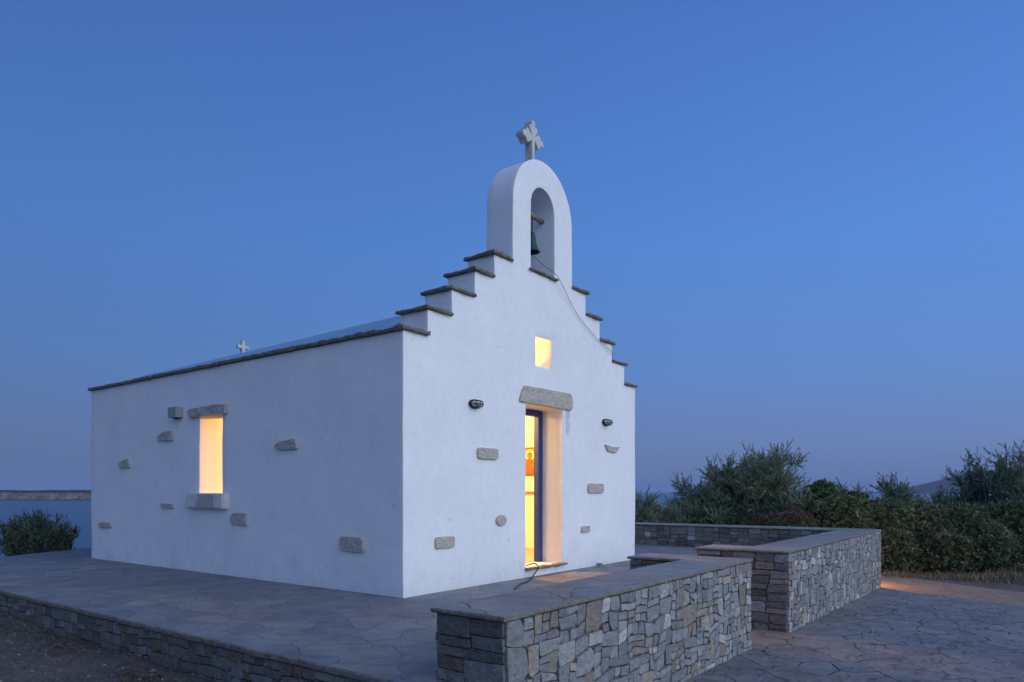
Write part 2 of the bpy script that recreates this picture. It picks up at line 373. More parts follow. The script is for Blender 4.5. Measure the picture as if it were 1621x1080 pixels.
# distant hill on the right
V = []; F = []; ni, nj = 90, 24
for i in range(ni):
    X = 2600 + i * 32
    for j in range(nj):
        D = 3900 + j * 70; t = (i) / 22.0
        prof_h = 245 * (1 - math.exp(-(t * 1.15) ** 1.5)) * max(0, 1 - (i / 100) ** 2) * math.sin(math.pi * min(1, (j + .3) / (nj - 1)) ) ** .8
        h = prof_h * (1 + .12 * nz(X, D, 0, .002) + .04 * nz(X, D, 4, .01)) - 11
        V.append(world(X, D, h))
for i in range(ni - 1):
    for j in range(nj - 1): a = i * nj + j; F.append((a, a + nj, a + nj + 1, a + 1))
objpd('hill', V, F, M['hill'], None, True, kind='structure')

# outdoor paving (follows the ground), dirt path
def edgeu(n): return 11.97 + .39 * n + .10 * nz(n, 0, 0, .9)
def strip(name, f0, f1, n0, n1, dz, mat, nn=60, nc=30):
    V = []; F = []
    for j in range(nn + 1):
        n = n0 + (n1 - n0) * j / nn; a = f0(n); b = f1(n)
        for i in range(nc + 1):
            u = a + (b - a) * i / nc; V.append((u, n, gz(u, n) + dz + .006 * nz(u, n, 1, 1.7)))
    for j in range(nn):
        for i in range(nc): q = j * (nc + 1) + i; F.append((q, q + 1, q + nc + 2, q + nc + 1))
    return objpd(name, V, F, mat, None, True, kind='structure')
strip('paving', lambda n: -.1 + .05 * nz(n, 0, 5, 2), edgeu, -7.0, .65, .022, M['paving'], 80, 60)
strip('path', lambda n: edgeu(n) - .3, lambda n: max(15.15 + .60 * (n - .3), edgeu(n) + 1.5) + .25 * nz(n, 3, 3, .8), -9.0, 1.6, .010, M['dirt'], 80, 20)

# terrace slab with an uneven lip along the retaining wall
def rough_outline(pts, step, amp, seed, rough_edges=None):
    out = []
    for k in range(len(pts)):
        a = Vector(pts[k]); b = Vector(pts[(k + 1) % len(pts)]); l = (b - a).length; m = max(1, int(l / step)); nrm = Vector((-(b - a).y, (b - a).x)).normalized()
        for i in range(m):
            p = a.lerp(b, i / m)
            if i and (rough_edges is None or k in rough_edges): p = p + nrm * amp * (nz(p.x, p.y, seed, 3.5) + .6 * nz(p.x, p.y, seed + 5, 11))
            out.append(p)
    return out
def slab(name, outline, z0, z1, mats, parent=None, bev=.008, wob=.0, **p):
    bm = bmesh.new(); n = len(outline)
    rings = [(0.012, z0), (0.0, z0 + (z1 - z0) * .25), (0.0, z1 - bev), (bev, z1)]
    c = sum(outline, Vector((0, 0))) / n
    P = []
    for ins, z in rings:
        row = []
        for i, q in enumerate(outline):
            a = outline[i - 1]; b = outline[(i + 1) % n]; t = (b - a); nn = Vector((-t.y, t.x)).normalized() if t.length > 1e-6 else Vector((0, 0))
            qq = q + nn * ins
            row.append(bm.verts.new((qq.x, qq.y, z + wob * nz(q.x, q.y, z * 3, 6))))
        P.append(row)
    for r in range(3):
        for i in range(n):
            f = bm.faces.new((P[r][i], P[r][(i + 1) % n], P[r + 1][(i + 1) % n], P[r + 1][i])); f.material_index = 1
    ft = bm.faces.new(P[3]); ft.material_index = 0
    fb = bm.faces.new(P[0][::-1]); fb.material_index = 1
    ft.normal_update(); fb.normal_update()
    bmesh.ops.triangulate(bm, faces=[ft, fb], ngon_method='EAR_CLIP')
    return objbm(name, bm, mats, parent, **p)
tp = [(-.17, 0.02), (.04, .02), (.04, .58), (3.99, .58), (3.99, 1.22), (5.76, 1.22), (5.76, .56), (11.5, .56), (11.5, 13.8), (3.2, 13.8), (1.42, 12.8), (-.17, 11.95)]
slab('terrace', rough_outline([Vector(p) for p in tp], .07, .02, 3, {11, 8, 9, 10}), -.055, 0.0, [M['terrace'], M['copedge']], None, .012, kind='structure')
bm = bmesh.new(); box_bm(bm, 4.48, 5.72, .60, .90, -.9, -.36); box_bm(bm, 4.48, 5.72, .902, 1.21, -.9, -.18)
bmesh.ops.bevel(bm, geom=bm.edges[:], offset=.012, segments=2, affect='EDGES')
tag(objbm('gate_steps', bm, M['coping']), 'two grey stone steps in the gap between the low walls', 'steps')

# ------------------------------------------------------------------ rubble stone walls
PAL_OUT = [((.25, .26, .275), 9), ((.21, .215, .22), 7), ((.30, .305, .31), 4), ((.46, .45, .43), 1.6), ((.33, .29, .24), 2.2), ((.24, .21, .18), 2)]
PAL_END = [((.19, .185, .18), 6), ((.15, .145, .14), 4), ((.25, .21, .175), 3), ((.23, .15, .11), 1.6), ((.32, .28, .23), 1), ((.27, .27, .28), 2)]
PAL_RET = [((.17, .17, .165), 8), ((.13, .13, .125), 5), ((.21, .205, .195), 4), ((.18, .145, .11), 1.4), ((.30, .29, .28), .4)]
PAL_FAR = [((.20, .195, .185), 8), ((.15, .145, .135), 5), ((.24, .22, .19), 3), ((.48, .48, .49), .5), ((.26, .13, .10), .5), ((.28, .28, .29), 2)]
def pick(pal, rnd):
    t = rnd.uniform(0, sum(w for _, w in pal))
    for c, w_ in pal:
        t -= w_
        if t <= 0: return c
    return pal[0][0]
class Stones:
    def __init__(s): s.V = []; s.F = []; s.C = []
    def face(s, O, d, nr, length, z0, z1, wmin, wmax, hmin, hmax, seed, pal, gap=.007, depth=.016, warp=.050, trim=0):
        rnd = random.Random(seed); rects = []
        def split(x0, x1, y0, y1, lvl=0):
            w_, h_ = x1 - x0, y1 - y0
            tw = wmin * 1.2 + (wmax - wmin * 1.2) * rnd.random() ** 1.4; th = hmin * 1.2 + (hmax - hmin * 1.2) * rnd.random() ** 1.4
            canw = w_ > wmin * 2; canh = h_ > hmin * 2
            if (w_ <= tw or not canw) and (h_ <= th or not canh): rects.append((x0, x1, y0, y1)); return
            if canw and (w_ / wmax > h_ / hmax or not canh or h_ <= th):
                c = x0 + w_ * rnd.uniform(.32, .68); c = min(max(c, x0 + wmin), x1 - wmin); split(x0, c, y0, y1, lvl + 1); split(c, x1, y0, y1, lvl + 1)
            else:
                c = y0 + h_ * rnd.uniform(.3, .7); c = min(max(c, y0 + hmin), y1 - hmin); split(x0, x1, y0, c, lvl + 1); split(x0, x1, c, y1, lvl + 1)
        split(0, length, z0, z1)
        O = Vector(O); d = Vector(d); nr = Vector(nr)
        for (x0, x1, y0, y1) in rects:
            g = gap * rnd.uniform(.3, 1.1); w_, h_ = x1 - x0, y1 - y0
            cut = min(w_, h_) * .5; cs = [rnd.choice((.06, .08, .12, .2, .55)) * cut * rnd.uniform(.5, 1.2) for _ in range(4)]
            a, b, c_, e = x0 + g, x1 - g, y0 + g, y1 - g
            pts = []
            def seg(p, q):
                k = max(1, int(math.hypot(q[0] - p[0], q[1] - p[1]) / .045))
                for i in range(k): pts.append((p[0] + (q[0] - p[0]) * i / k, p[1] + (q[1] - p[1]) * i / k))
            cc = [(a + cs[0], c_), (b - cs[1], c_), (b, c_ + cs[1] * .8), (b, e - cs[2]), (b - cs[2] * .9, e), (a + cs[3], e), (a, e - cs[3] * .8), (a, c_ + cs[0])]
            sd = rnd.uniform(0, 100); wc = []
            for (x, y) in cc:
                wx = warp * (nz(x, y, seed, 4.0) + .5 * nz(x, y, seed + 3, 9)); wy = warp * (nz(x, y, seed + 11, 3.2) + .5 * nz(x, y, seed + 17, 9))
                fx = min(1, max(0, min(x, length - x)) / .08) if length > .2 else .3; fy = min(1, max(0, (z1 - y)) / .08)
                wc.append((x + wx * fx, y + wy * fy))
            for i in range(8): seg(wc[i], wc[(i + 1) % 8])
            P = [(x + .005 * nz(x, y, sd, 26), y + .005 * nz(x, y, sd + 9, 26)) for (x, y) in pts]
            cx_ = sum(p[0] for p in P) / len(P); cy_ = sum(p[1] for p in P) / len(P)
            dp = depth * rnd.uniform(.55, 1.2); tx = rnd.uniform(-.05, .05); ty = rnd.uniform(-.06, .06)
            base = len(s.V); m = len(P)
            col = pick(pal, rnd); k_ = rnd.uniform(.85, 1.17); col = (col[0] * k_, col[1] * k_, col[2] * k_, 1)
            for (sc_, dd, md) in ((1.0, -.03, 0), (1.0, dp * .6, 0), (.985, dp * .9, 1), (.93, dp, 1), (.45, dp * 1.02, 1)):
                for (x, y) in P:
                    inx = (1 - sc_) * .6; X = cx_ + (x - cx_) * (1 - inx) if md else x; Y = cy_ + (y - cy_) * (1 - inx) if md else y
                    if md and sc_ < .5: X = cx_ + (x - cx_) * .5; Y = cy_ + (y - cy_) * .5
                    z_ = dd + (tx * (X - cx_) + ty * (Y - cy_) if dd > 0 else 0) + (.006 * nz(X, Y, sd, 14) + .003 * nz(X, Y, sd, 40) if dd > 0 else 0)
                    p = O + d * X + nr * z_; s.V.append((p.x, p.y, Y)); s.C.append(col)
            flip = d.cross(nr).z if False else (d.x * nr.y - d.y * nr.x)
            for r in range(4):
                for i in range(m):
                    q = (base + r * m + i, base + r * m + (i + 1) % m, base + (r + 1) * m + (i + 1) % m, base + (r + 1) * m + i)
                    s.F.append(q if flip < 0 else q[::-1])
            top = tuple(base + 4 * m + i for i in range(m)); s.F.append(top if flip < 0 else top[::-1])
    def build(s, name, parent, **p): return objpd(name, s.V, s.F, M['wallstone'], parent, False, col=s.C, **p)
def mortar_core(boxes, parent, name='mortar_core'):
    bm = bmesh.new()
    for b in boxes: box_bm(bm, *b)
    return objbm(name, bm, M['mortar'], parent)
def coping(parent, polys, name='coping', z0=.432, z1=.464, seed=1):
    for pl in polys: slab(name, rough_outline([Vector(p) for p in pl], .06, .016, seed), z0, z1, [M['coping'], M['copedge']], parent, .010, .004)

nw = thing('boundary_wall', 'low stone wall nearest the camera, its short arm turning towards the chapel', 'stone wall', (2.2, .3, -.5))
S = Stones()
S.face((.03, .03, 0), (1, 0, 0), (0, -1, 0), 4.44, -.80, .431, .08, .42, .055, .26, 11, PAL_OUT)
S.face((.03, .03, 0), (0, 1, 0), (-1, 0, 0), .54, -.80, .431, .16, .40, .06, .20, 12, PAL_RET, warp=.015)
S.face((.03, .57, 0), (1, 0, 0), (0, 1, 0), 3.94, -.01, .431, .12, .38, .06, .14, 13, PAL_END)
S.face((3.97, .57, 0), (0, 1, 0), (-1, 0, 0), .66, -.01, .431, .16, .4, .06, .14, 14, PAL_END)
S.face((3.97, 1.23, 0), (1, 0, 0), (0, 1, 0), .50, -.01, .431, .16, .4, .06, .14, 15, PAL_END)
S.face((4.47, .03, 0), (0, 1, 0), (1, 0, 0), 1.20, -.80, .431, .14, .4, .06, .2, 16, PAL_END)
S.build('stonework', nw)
mortar_core([(.045, 4.455, .045, .555, -.9, .43), (3.985, 4.455, .55, 1.215, -.2, .428)], nw)
coping(nw, [[(-.01, .006), (4.50, .008), (4.50, 1.27), (3.94, 1.26), (3.94, .61), (.0, .605)]], seed=4)

fw = thing('boundary_wall', 'L-shaped low stone wall right of the gate gap, running back behind the chapel', 'stone wall', (9, .3, -.5))
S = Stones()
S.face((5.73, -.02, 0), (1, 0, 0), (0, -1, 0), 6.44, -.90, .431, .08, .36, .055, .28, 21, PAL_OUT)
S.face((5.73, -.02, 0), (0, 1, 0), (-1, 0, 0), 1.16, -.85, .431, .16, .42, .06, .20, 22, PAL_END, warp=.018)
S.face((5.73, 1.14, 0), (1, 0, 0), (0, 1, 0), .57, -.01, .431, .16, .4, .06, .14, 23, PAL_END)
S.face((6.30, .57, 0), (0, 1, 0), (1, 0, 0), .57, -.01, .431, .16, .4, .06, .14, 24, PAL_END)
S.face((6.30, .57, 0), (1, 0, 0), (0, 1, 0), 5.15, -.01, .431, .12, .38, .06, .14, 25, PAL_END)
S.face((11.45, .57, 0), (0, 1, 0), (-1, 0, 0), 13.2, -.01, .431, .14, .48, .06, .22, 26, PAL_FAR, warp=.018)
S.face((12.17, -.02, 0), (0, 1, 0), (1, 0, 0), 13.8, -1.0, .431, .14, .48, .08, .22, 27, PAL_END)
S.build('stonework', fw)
mortar_core([(5.745, 12.155, -.005, .555, -1.0, .43), (5.745, 6.285, .55, 1.125, -.2, .428), (11.465, 12.155, .55, 13.75, -1.2, .429)], fw)
coping(fw, [[(5.70, -.042), (12.19, -.042), (12.2, 13.8), (11.41, 13.8), (11.41, .60), (6.33, .60), (6.33, 1.17), (5.69, 1.17)]], seed=9)

rw = thing('retaining_wall', 'long dark rubble retaining wall under the open edge of the terrace, above the gravel', 'stone wall', (-.1, 6, -.5))
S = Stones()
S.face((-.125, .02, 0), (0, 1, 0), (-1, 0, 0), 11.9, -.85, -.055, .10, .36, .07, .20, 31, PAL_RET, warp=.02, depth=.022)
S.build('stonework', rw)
mortar_core([(-.11, .02, .02, 11.93, -1.1, -.06)], rw)

# ------------------------------------------------------------------ chapel
U0, U1, N0, N1 = 2.34, 8.053, 3.246, 11.24
UC = 5.19
ch = thing('chapel', 'small whitewashed chapel with stepped gable, bell arch and glowing open doorway', 'chapel', (UC, 7.2, 0))
def prism_n(bm, outline, y0, y1):        # outline in (u, z), extruded along n
    a = [bm.verts.new((x, y0, z)) for x, z in outline]; b = [bm.verts.new((x, y1, z)) for x, z in outline]
    n = len(a); bm.faces.new(a); bm.faces.new(b[::-1])
    for i in range(n): bm.faces.new((a[i], b[i], b[(i + 1) % n], a[(i + 1) % n]))
    bmesh.ops.recalc_face_normals(bm, faces=bm.faces[:])
GL = [(2.34, 3.03), (2.74, 3.345), (3.165, 3.675), (3.605, 4.015), (4.0, 4.335)]
GR = [(8.053, 3.055), (7.647, 3.385), (7.20, 3.68), (6.792, 4.005), (6.347, 4.33)]
BL, BRt = 4.417, 5.931; bc = (BL + BRt) / 2; br = (BRt - BL) / 2; bz = 5.23
out = [(U0, -.05), (U1, -.05)]
for k in range(5):
    out.append((GR[k][0], GR[k][1])); nx = GR[k + 1][0] if k < 4 else BRt; out.append((nx, GR[k][1]))
out += [(bc + br * math.cos(a), bz + br * 1.0 * math.sin(a)) for a in [math.pi * k / 36 for k in range(37)]]
for k in range(4, -1, -1):
    nx = GL[k + 1][0] if k < 4 else BL; out.append((nx, GL[k][1])); out.append((GL[k][0], GL[k][1]))
cl = []
for p in out:
    if not cl or math.hypot(p[0] - cl[-1][0], p[1] - cl[-1][1]) > 1e-4: cl.append(p)
TH = .455
bm = bmesh.new(); prism_n(bm, cl, N0, N0 + TH); wall = objbm('wall', bm, M['plaster'], ch)
def cutter(make):
    bm = bmesh.new(); make(bm); bmesh.ops.recalc_face_normals(bm, faces=bm.faces[:])
    return objbm('tmp', bm, M['plaster'], ch)
def boolean(o, c, op):
    md = o.modifiers.new('b', 'BOOLEAN'); md.object = c; md.operation = op; md.solver = 'EXACT'
    bpy.context.view_layer.update(); dg = bpy.context.evaluated_depsgraph_get()
    me = bpy.data.meshes.new_from_object(o.evaluated_get(dg)); o.modifiers.clear(); old = o.data; o.data = me; me.name = 'wall'
    bpy.data.objects.remove(c)
boolean(wall, cutter(lambda b: box_bm(b, U0, U1, N0 + .2, N1, -.05, 3.03)), 'UNION')
boolean(wall, cutter(lambda b: box_bm(b, U0 + TH, U1 - TH, N0 + TH, N1 - TH, .13, 3.5)), 'DIFFERENCE')
boolean(wall, cutter(lambda b: box_bm(b, 4.714, 5.662, N0 - .3, N0 + TH + .1, .13, 2.445)), 'DIFFERENCE')
boolean(wall, cutter(lambda b: box_bm(b, 4.961, 5.369, N0 - .3, N0 + TH + .1, 3.005, 3.43)), 'DIFFERENCE')
boolean(wall, cutter(lambda b: box_bm(b, U0 - .3, U0 + TH + .1, 6.942, 7.559, 1.18, 2.35)), 'DIFFERENCE')
boolean(wall, cutter(lambda b: prism_n(b, [(4.836, 4.33), (5.454, 4.33)] + [(5.145 + .309 * math.cos(a), 5.29 + .309 * math.sin(a)) for a in [math.pi * k / 24 for k in range(25)]], N0 - .3, N0 + TH + .3)), 'DIFFERENCE')
bv = wall.modifiers.new('bevel', 'BEVEL'); bv.width = .024; bv.segments = 3; bv.limit_method = 'ANGLE'; bv.angle_limit = R(35); bv.harden_normals = False
bpy.context.view_layer.update(); dg = bpy.context.evaluated_depsgraph_get(); me = bpy.data.meshes.new_from_object(wall.evaluated_get(dg)); wall.modifiers.clear()
bm = bmesh.new(); bm.from_mesh(me)          # cut into a grid and push the surface about a little: hand-laid plaster
off_ = Vector(ch.location)
for axis_, lo, hi in ((0, U0, U1), (1, N0, N1), (2, 0, 6)):
    x = lo + .07
    while x < hi:
        co = Vector((0, 0, 0)); co[axis_] = x - off_[axis_]; no = Vector((0, 0, 0)); no[axis_] = 1
        bmesh.ops.bisect_plane(bm, geom=bm.verts[:] + bm.edges[:] + bm.faces[:], plane_co=co, plane_no=no, dist=1e-5); x += .14
for v in bm.verts:
    q = v.co + off_
    v.co += Vector((nz(q.x, q.y, q.z, 1.6) + .35 * nz(q.x + 9, q.y, q.z, 5), nz(q.x + 31, q.y, q.z, 1.6) + .35 * nz(q.x, q.y + 17, q.z, 5), .5 * nz(q.x, q.y, q.z + 23, 1.8))) * .009
bm.normal_update(); bm.to_mesh(me); bm.free(); wall.data = me
me.polygons.foreach_set('use_smooth', [True] * len(me.polygons)); me.set_sharp_from_angle(angle=R(42))
# floor, vault, inside faces
mkbox('floor', M['floor'], ch, U0 + TH + .002, U1 - TH - .002, N0 + TH - .05, N1 - TH - .002, .09, .134, 0)
V = []; F = []; K = 28; J = 14
def vz(t, j): return 3.02 + (.97 - .17 * j / J) * (1 - (2 * t - 1) ** 2)
for side, off in ((0, 0), (1, -.16)):
    for j in range(J + 1):
        n = N0 + TH - .02 + (N1 - .06 - N0 - TH + .02) * j / J
        for i in range(K + 1):
            t = i / K; V.append((U0 + .10 + (U1 - U0 - .20) * t, n, vz(t, j) + off))
W = K + 1; H = (J + 1) * W
for j in range(J):
    for i in range(K):
        a = j * W + i; F.append((a, a + 1, a + W + 1, a + W)); F.append((H + a, H + a + W, H + a + W + 1, H + a + 1))
for i in range(K): F.append((i, H + i, H + i + 1, i + 1)); a = J * W + i; F.append((a, a + 1, H + a + 1, H + a))
for j in range(J): a = j * W; F.append((a, a + W, H + a + W, H + a)); a = j * W + K; F.append((a, H + a, H + a + W, a + W))
objpd('roof', V, F, M['roof'], ch, True)

bm = bmesh.new(); prism_n(bm, [(U0 + .12, 2.99)] + [(U0 + .12 + (U1 - U0 - .24) * k / 24, vz(.004 + .992 * k / 24, J) - .006) for k in range(25)] + [(U1 - .12, 2.99)], N1 - .42, N1 - .012)
objbm('rear_gable', bm, M['plaster'], ch)
def rough_slab(name, x0, x1, y0, y1, z0, z1, mat, parent, seed, amp=.019, step=.045, **p):
    """thin split slab: gridded box whose surface is roughened"""
    nx = max(2, int((x1 - x0) / step)); ny = max(2, int((y1 - y0) / step)); nzz = 3
    bm = bmesh.new(); vs = {}
    def gv(i, j, k):
        if (i, j, k) not in vs:
            x = x0 + (x1 - x0) * i / nx; y = y0 + (y1 - y0) * j / ny; z = z0 + (z1 - z0) * k / nzz
            ex = (-1 if i == 0 else 1 if i == nx else 0); ey = (-1 if j == 0 else 1 if j == ny else 0); ez = (-1 if k == 0 else 1 if k == nzz else 0)
            r = amp * (nz(x, y, z + seed, 7) + .6 * nz(x, y, z * 2 + seed * 3, 19))
            rr = -.35 * amp if (abs(ex) + abs(ey) + abs(ez)) > 1 else 0
            vs[(i, j, k)] = bm.verts.new((x + ex * (r + rr), y + ey * (r + rr), z + ez * (r * .55 + rr)))
        return vs[(i, j, k)]
    for i in range(nx):
        for j in range(ny):
            bm.faces.new((gv(i, j, 0), gv(i, j + 1, 0), gv(i + 1, j + 1, 0), gv(i + 1, j, 0))); bm.faces.new((gv(i, j, nzz), gv(i + 1, j, nzz), gv(i + 1, j + 1, nzz), gv(i, j + 1, nzz)))
    for k in range(nzz):
        for i in range(nx):
            bm.faces.new((gv(i, 0, k), gv(i + 1, 0, k), gv(i + 1, 0, k + 1), gv(i, 0, k + 1))); bm.faces.new((gv(i, ny, k), gv(i, ny, k + 1), gv(i + 1, ny, k + 1), gv(i + 1, ny, k)))
        for j in range(ny):
            bm.faces.new((gv(0, j, k), gv(0, j, k + 1), gv(0, j + 1, k + 1), gv(0, j + 1, k))); bm.faces.new((gv(nx, j, k), gv(nx, j + 1, k), gv(nx, j + 1, k + 1), gv(nx, j, k + 1)))
    return objbm(name, bm, mat, parent, **p)
OV = .05
for k in range(5):
    nx = GL[k + 1][0] if k < 4 else BL
    rough_slab('coping_slab', GL[k][0] - OV, nx - .004, N0 - OV, N0 + TH + (OV if k else -.02), GL[k][1] + .001, GL[k][1] + .052, M['slate'], ch, k * 3.1)
    nx = GR[k + 1][0] if k < 4 else BRt
    rough_slab('coping_slab', nx + .004, GR[k][0] + OV, N0 - OV, N0 + TH + OV, GR[k][1] + .001, GR[k][1] + .052, M['slate'], ch, 20 + k * 3.1)
# eaves slabs run along the side walls in long uneven pieces
random.seed(5)
for sx_, (a, b) in enumerate(((U0 - OV, U0 + .30), (U1 - .30, U1 + OV))):
    y = N0 + TH - .018; i = 0
    while y < N1 + .02:
        l = min(random.uniform(.75, 1.25), N1 + .06 - y)
        if N1 + .06 - (y + l) < .3: l = N1 + .06 - y
        dz = random.uniform(-.006, .006)
        rough_slab('eaves_slab', a, b, y, y + l - .006, 3.031 + dz, 3.085 + dz, M['slate'], ch, 50 + i * 2.3 + sx_ * 40, .014, .05)
        y += l; i += 1
rough_slab('bell_sill', 4.79, 5.50, N0 - .05, N0 + TH + .03, 4.331, 4.375, M['slate'], ch, 91)
rough_slab('threshold', 4.69, 5.73, N0 - .06, N0 + .05, .095, .137, M['slate'], ch, 77)

def poly_stone(name, plane, pts, depth, mat, parent, seed, bury=.05, mat_idx=None, step=.035, rough=.010, **p):
    """stone face polygon on the front wall ('f': u,z) or side wall ('s': n,z), standing proud of the plaster"""
    rings = []
    P = []
    m = len(pts)
    for i in range(m):
        a = Vector(pts[i]); b = Vector(pts[(i + 1) % m]); k = max(1, int((b - a).length / step))
        for j in range(k): P.append(a.lerp(b, j / k))
    # round the corners
    for _ in range(1): P = [P[i] * .6 + (P[i - 1] + P[(i + 1) % len(P)]) * .2 for i in range(len(P))]
    c = sum(P, Vector((0, 0))) / len(P); V = []; F = []; n = len(P)
    for sc_, dd in ((1, -bury), (1, depth * .55), (.985, depth * .85), (.93, depth), (.65, depth), (.3, depth)):
        for q in P:
            v = c + (q - c) * sc_
            r = rough * (nz(v.x, v.y, seed, 9) + .5 * nz(v.x, v.y, seed + 4, 25)); s2 = 1 + (.02 * nz(q.x, q.y, seed + 8, 14) if sc_ > .9 else 0)
            v = c + (v - c) * s2; d = dd + (r if dd > 0 else 0)
            V.append((v.x, N0 - d, v.y) if plane == 'f' else (U0 - d, v.x, v.y))
    R_ = 6
    for r in range(R_ - 1):
        for i in range(n): F.append((r * n + i, r * n + (i + 1) % n, (r + 1) * n + (i + 1) % n, (r + 1) * n + i))
    F.append(tuple((R_ - 1) * n + i for i in range(n)))
    area = sum(P[i].x * P[(i + 1) % n].y - P[(i + 1) % n].x * P[i].y for i in range(n))
    good = (area > 0) if plane == 'f' else (area < 0)
    if not good: F = [f[::-1] for f in F]
    return objpd(name, V, F, mat, parent, False, **p)
poly_stone('door_lintel', 'f', [(4.54, 2.45), (5.90, 2.447), (5.93, 2.52), (5.92, 2.66), (5.86, 2.705), (4.66, 2.688), (4.61, 2.62)], .035, M['raw'], ch, 3, .3)
poly_stone('window_lintel', 's', [(6.80, 2.32), (6.78, 2.455), (7.0, 2.475), (7.80, 2.452), (7.83, 2.40), (7.79, 2.325)], .06, M['rawdark'], ch, 5, .3)
def rect(cx, cy, w_, h_, cut=.2):
    c = min(w_, h_) * cut; return [(cx - w_ / 2 + c, cy - h_ / 2), (cx + w_ / 2 - c, cy - h_ / 2), (cx + w_ / 2, cy - h_ / 2 + c), (cx + w_ / 2, cy + h_ / 2 - c), (cx + w_ / 2 - c, cy + h_ / 2), (cx - w_ / 2 + c, cy + h_ / 2), (cx - w_ / 2, cy + h_ / 2 - c), (cx - w_ / 2, cy - h_ / 2 + c)]
# window sill: whitewashed block with its face left bare in the middle
sl = thing  # (sill is a child of the chapel)
bm = bmesh.new(); box_bm(bm, U0 - .10, U0 + .3, 6.78, 7.79, .955, 1.181); bmesh.ops.bevel(bm, geom=bm.edges[:], offset=.018, segments=3, affect='EDGES')
sill = objbm('window_sill', bm, simple('grey_whitewash', (.60, .60, .60), .9, 0, 12, .12, .4), ch)
V = []; pp = [(7.0, .968), (7.50, .968), (7.49, 1.04), (7.44, 1.10), (7.43, 1.166), (6.99, 1.164), (7.0, 1.09)]
F = [tuple(range(7)), *[(i, 7 + i, 7 + (i + 1) % 7, (i + 1) % 7) for i in range(7)]]
V = [(U0 - .104, a, b) for a, b in pp] + [(U0 - .09, a, b) for a, b in pp]
objpd('bare_stone_patch', V, F, M['rawdark'], sill)
sill.matrix_parent_inverse = Matrix.Identity(4)
for c_ in sill.children: c_.location = (0, 0, 0); c_.data.transform(Matrix.Translation(-Vector(ch.location)))
side = [([(8.32, 2.00), (8.78, 2.02), (8.80, 2.09), (8.60, 2.15), (8.36, 2.165), (8.31, 2.10)], 'grey raw stone with one pointed end, above the window on its left', M['rawdark']),
        ([(9.72, 1.61), (10.08, 1.605), (10.12, 1.68), (10.02, 1.73), (9.76, 1.77)], None, M['raw']),
        ([(10.40, .58), (10.84, .56), (10.90, .64), (10.80, .67), (10.42, .66)], None, M['raw']),
        ([(8.28, .945), (8.66, .95), (8.68, 1.02), (8.29, 1.01)], None, M['rawdark']),
        ([(6.28, .72), (6.66, .745), (6.71, .82), (6.65, .90), (6.30, .91)], None, M['rawdark']),
        ([(5.15, 1.755), (5.56, 1.75), (5.66, 1.82), (5.55, 1.87), (5.18, 1.895)], None, M['rawdark']),
        ([(3.89, .475), (4.28, .485), (4.32, .56), (4.31, .66), (3.92, .665), (3.87, .58)], None, M['rawdark'])]
for i, (p, lab, mt) in enumerate(side): poly_stone('inset_stone', 's', p, .038, mt, ch, 30 + i * 3)
front = [rect(3.857, 1.70, .43, .145, .16), rect(3.03, .59, .34, .14, .12), [(4.137 + .118 * math.cos(a), .82 + .078 * math.sin(a)) for a in [2 * math.pi * k / 12 for k in range(12)]],
         [(7.05, 1.875), (7.33, 1.865), (7.38, 1.90), (7.46, 1.975), (7.2, 1.955), (6.94, 1.99)], rect(6.65, 1.26, .52, .155, .2), rect(6.33, .61, .27, .10, .12)]
for i, p in enumerate(front): poly_stone('inset_stone', 'f', p, .028, M['raw'], ch, 60 + i * 3)
# mortar run below the right end of the lintel
poly_stone('mortar_stain', 'f', [(5.75, 2.44), (5.87, 2.44), (5.88, 2.25), (5.87, 2.10), (5.80, 2.06), (5.77, 2.25)], .003, simple('grey_mortar_smear', (.60, .61, .63), .9, 0, 14, .2, .2), ch, 4, .01, rough=.001)

# door: blue frame, leaf folded back inside on the left
fr = mkbox('door_frame', M['blue'], ch, 5.548, 5.658, N0 + .355, N0 + .445, .136, 2.44, .006)
mkbox('door_frame', M['blue'], ch, 4.718, 4.80, N0 + .355, N0 + .445, .136, 2.44, .006)
mkbox('door_frame', M['blue'], ch, 4.802, 5.546, N0 + .355, N0 + .445, 2.35, 2.44, .006)
dl = mkbox('door_leaf', M['blue'], ch, 4.10, 4.72, N0 + TH + .05, N0 + TH + .09, .15, 2.35, .005)
# ridge cross at the far end, cross on the bell arch
def cross_extrude(name, outl, y0, y1, mat, parent, bev=.008, **p):
    bm = bmesh.new(); prism_n(bm, outl, y0, y1)
    bmesh.ops.bevel(bm, geom=[e for e in bm.edges], offset=bev, segments=2, affect='EDGES'); return objbm(name, bm, mat, parent, **p)
def budded(cx, z0):     # Greek cross with trefoil arm ends on a plain stem
    s = .034; arm = .150; r = .058; cz = z0 + .42
    def tref(dx, dz):    # arc points around the three lobes at the end of an arm pointing (dx,dz)
        px, pz = -dz, dx; out = []
        bx, bzz = cx + dx * arm, cz + dz * arm
        cs = [(bx - px * .058 + dx * -.012, bzz - pz * .058 + dz * -.012, -150, 10), (bx + dx * .070, bzz + dz * .070, -75, 75), (bx + px * .058 - dx * .012, bzz + pz * .058 - dz * .012, -10, 150)]
        for (qx, qz, a0, a1) in cs:
            for k in range(7):
                a = R(a0 + (a1 - a0) * k / 6); ca, sa = math.cos(a), math.sin(a); out.append((qx + (dx * ca + px * sa) * r * .82, qz + (dz * ca + pz * sa) * r * .82))
        return out
    o = [(cx - s * .85, z0), (cx + s * .85, z0), (cx + s, cz - s)]
    o += tref(1, 0); o += [(cx + s, cz + s)]; o += tref(0, 1); o += [(cx - s, cz + s)]; o += tref(-1, 0); o += [(cx - s, cz - s)]
    return o
cross_extrude('bell_arch_cross', budded(5.135, 5.955), N0 + .16, N0 + .29, M['marble'], ch, .006)
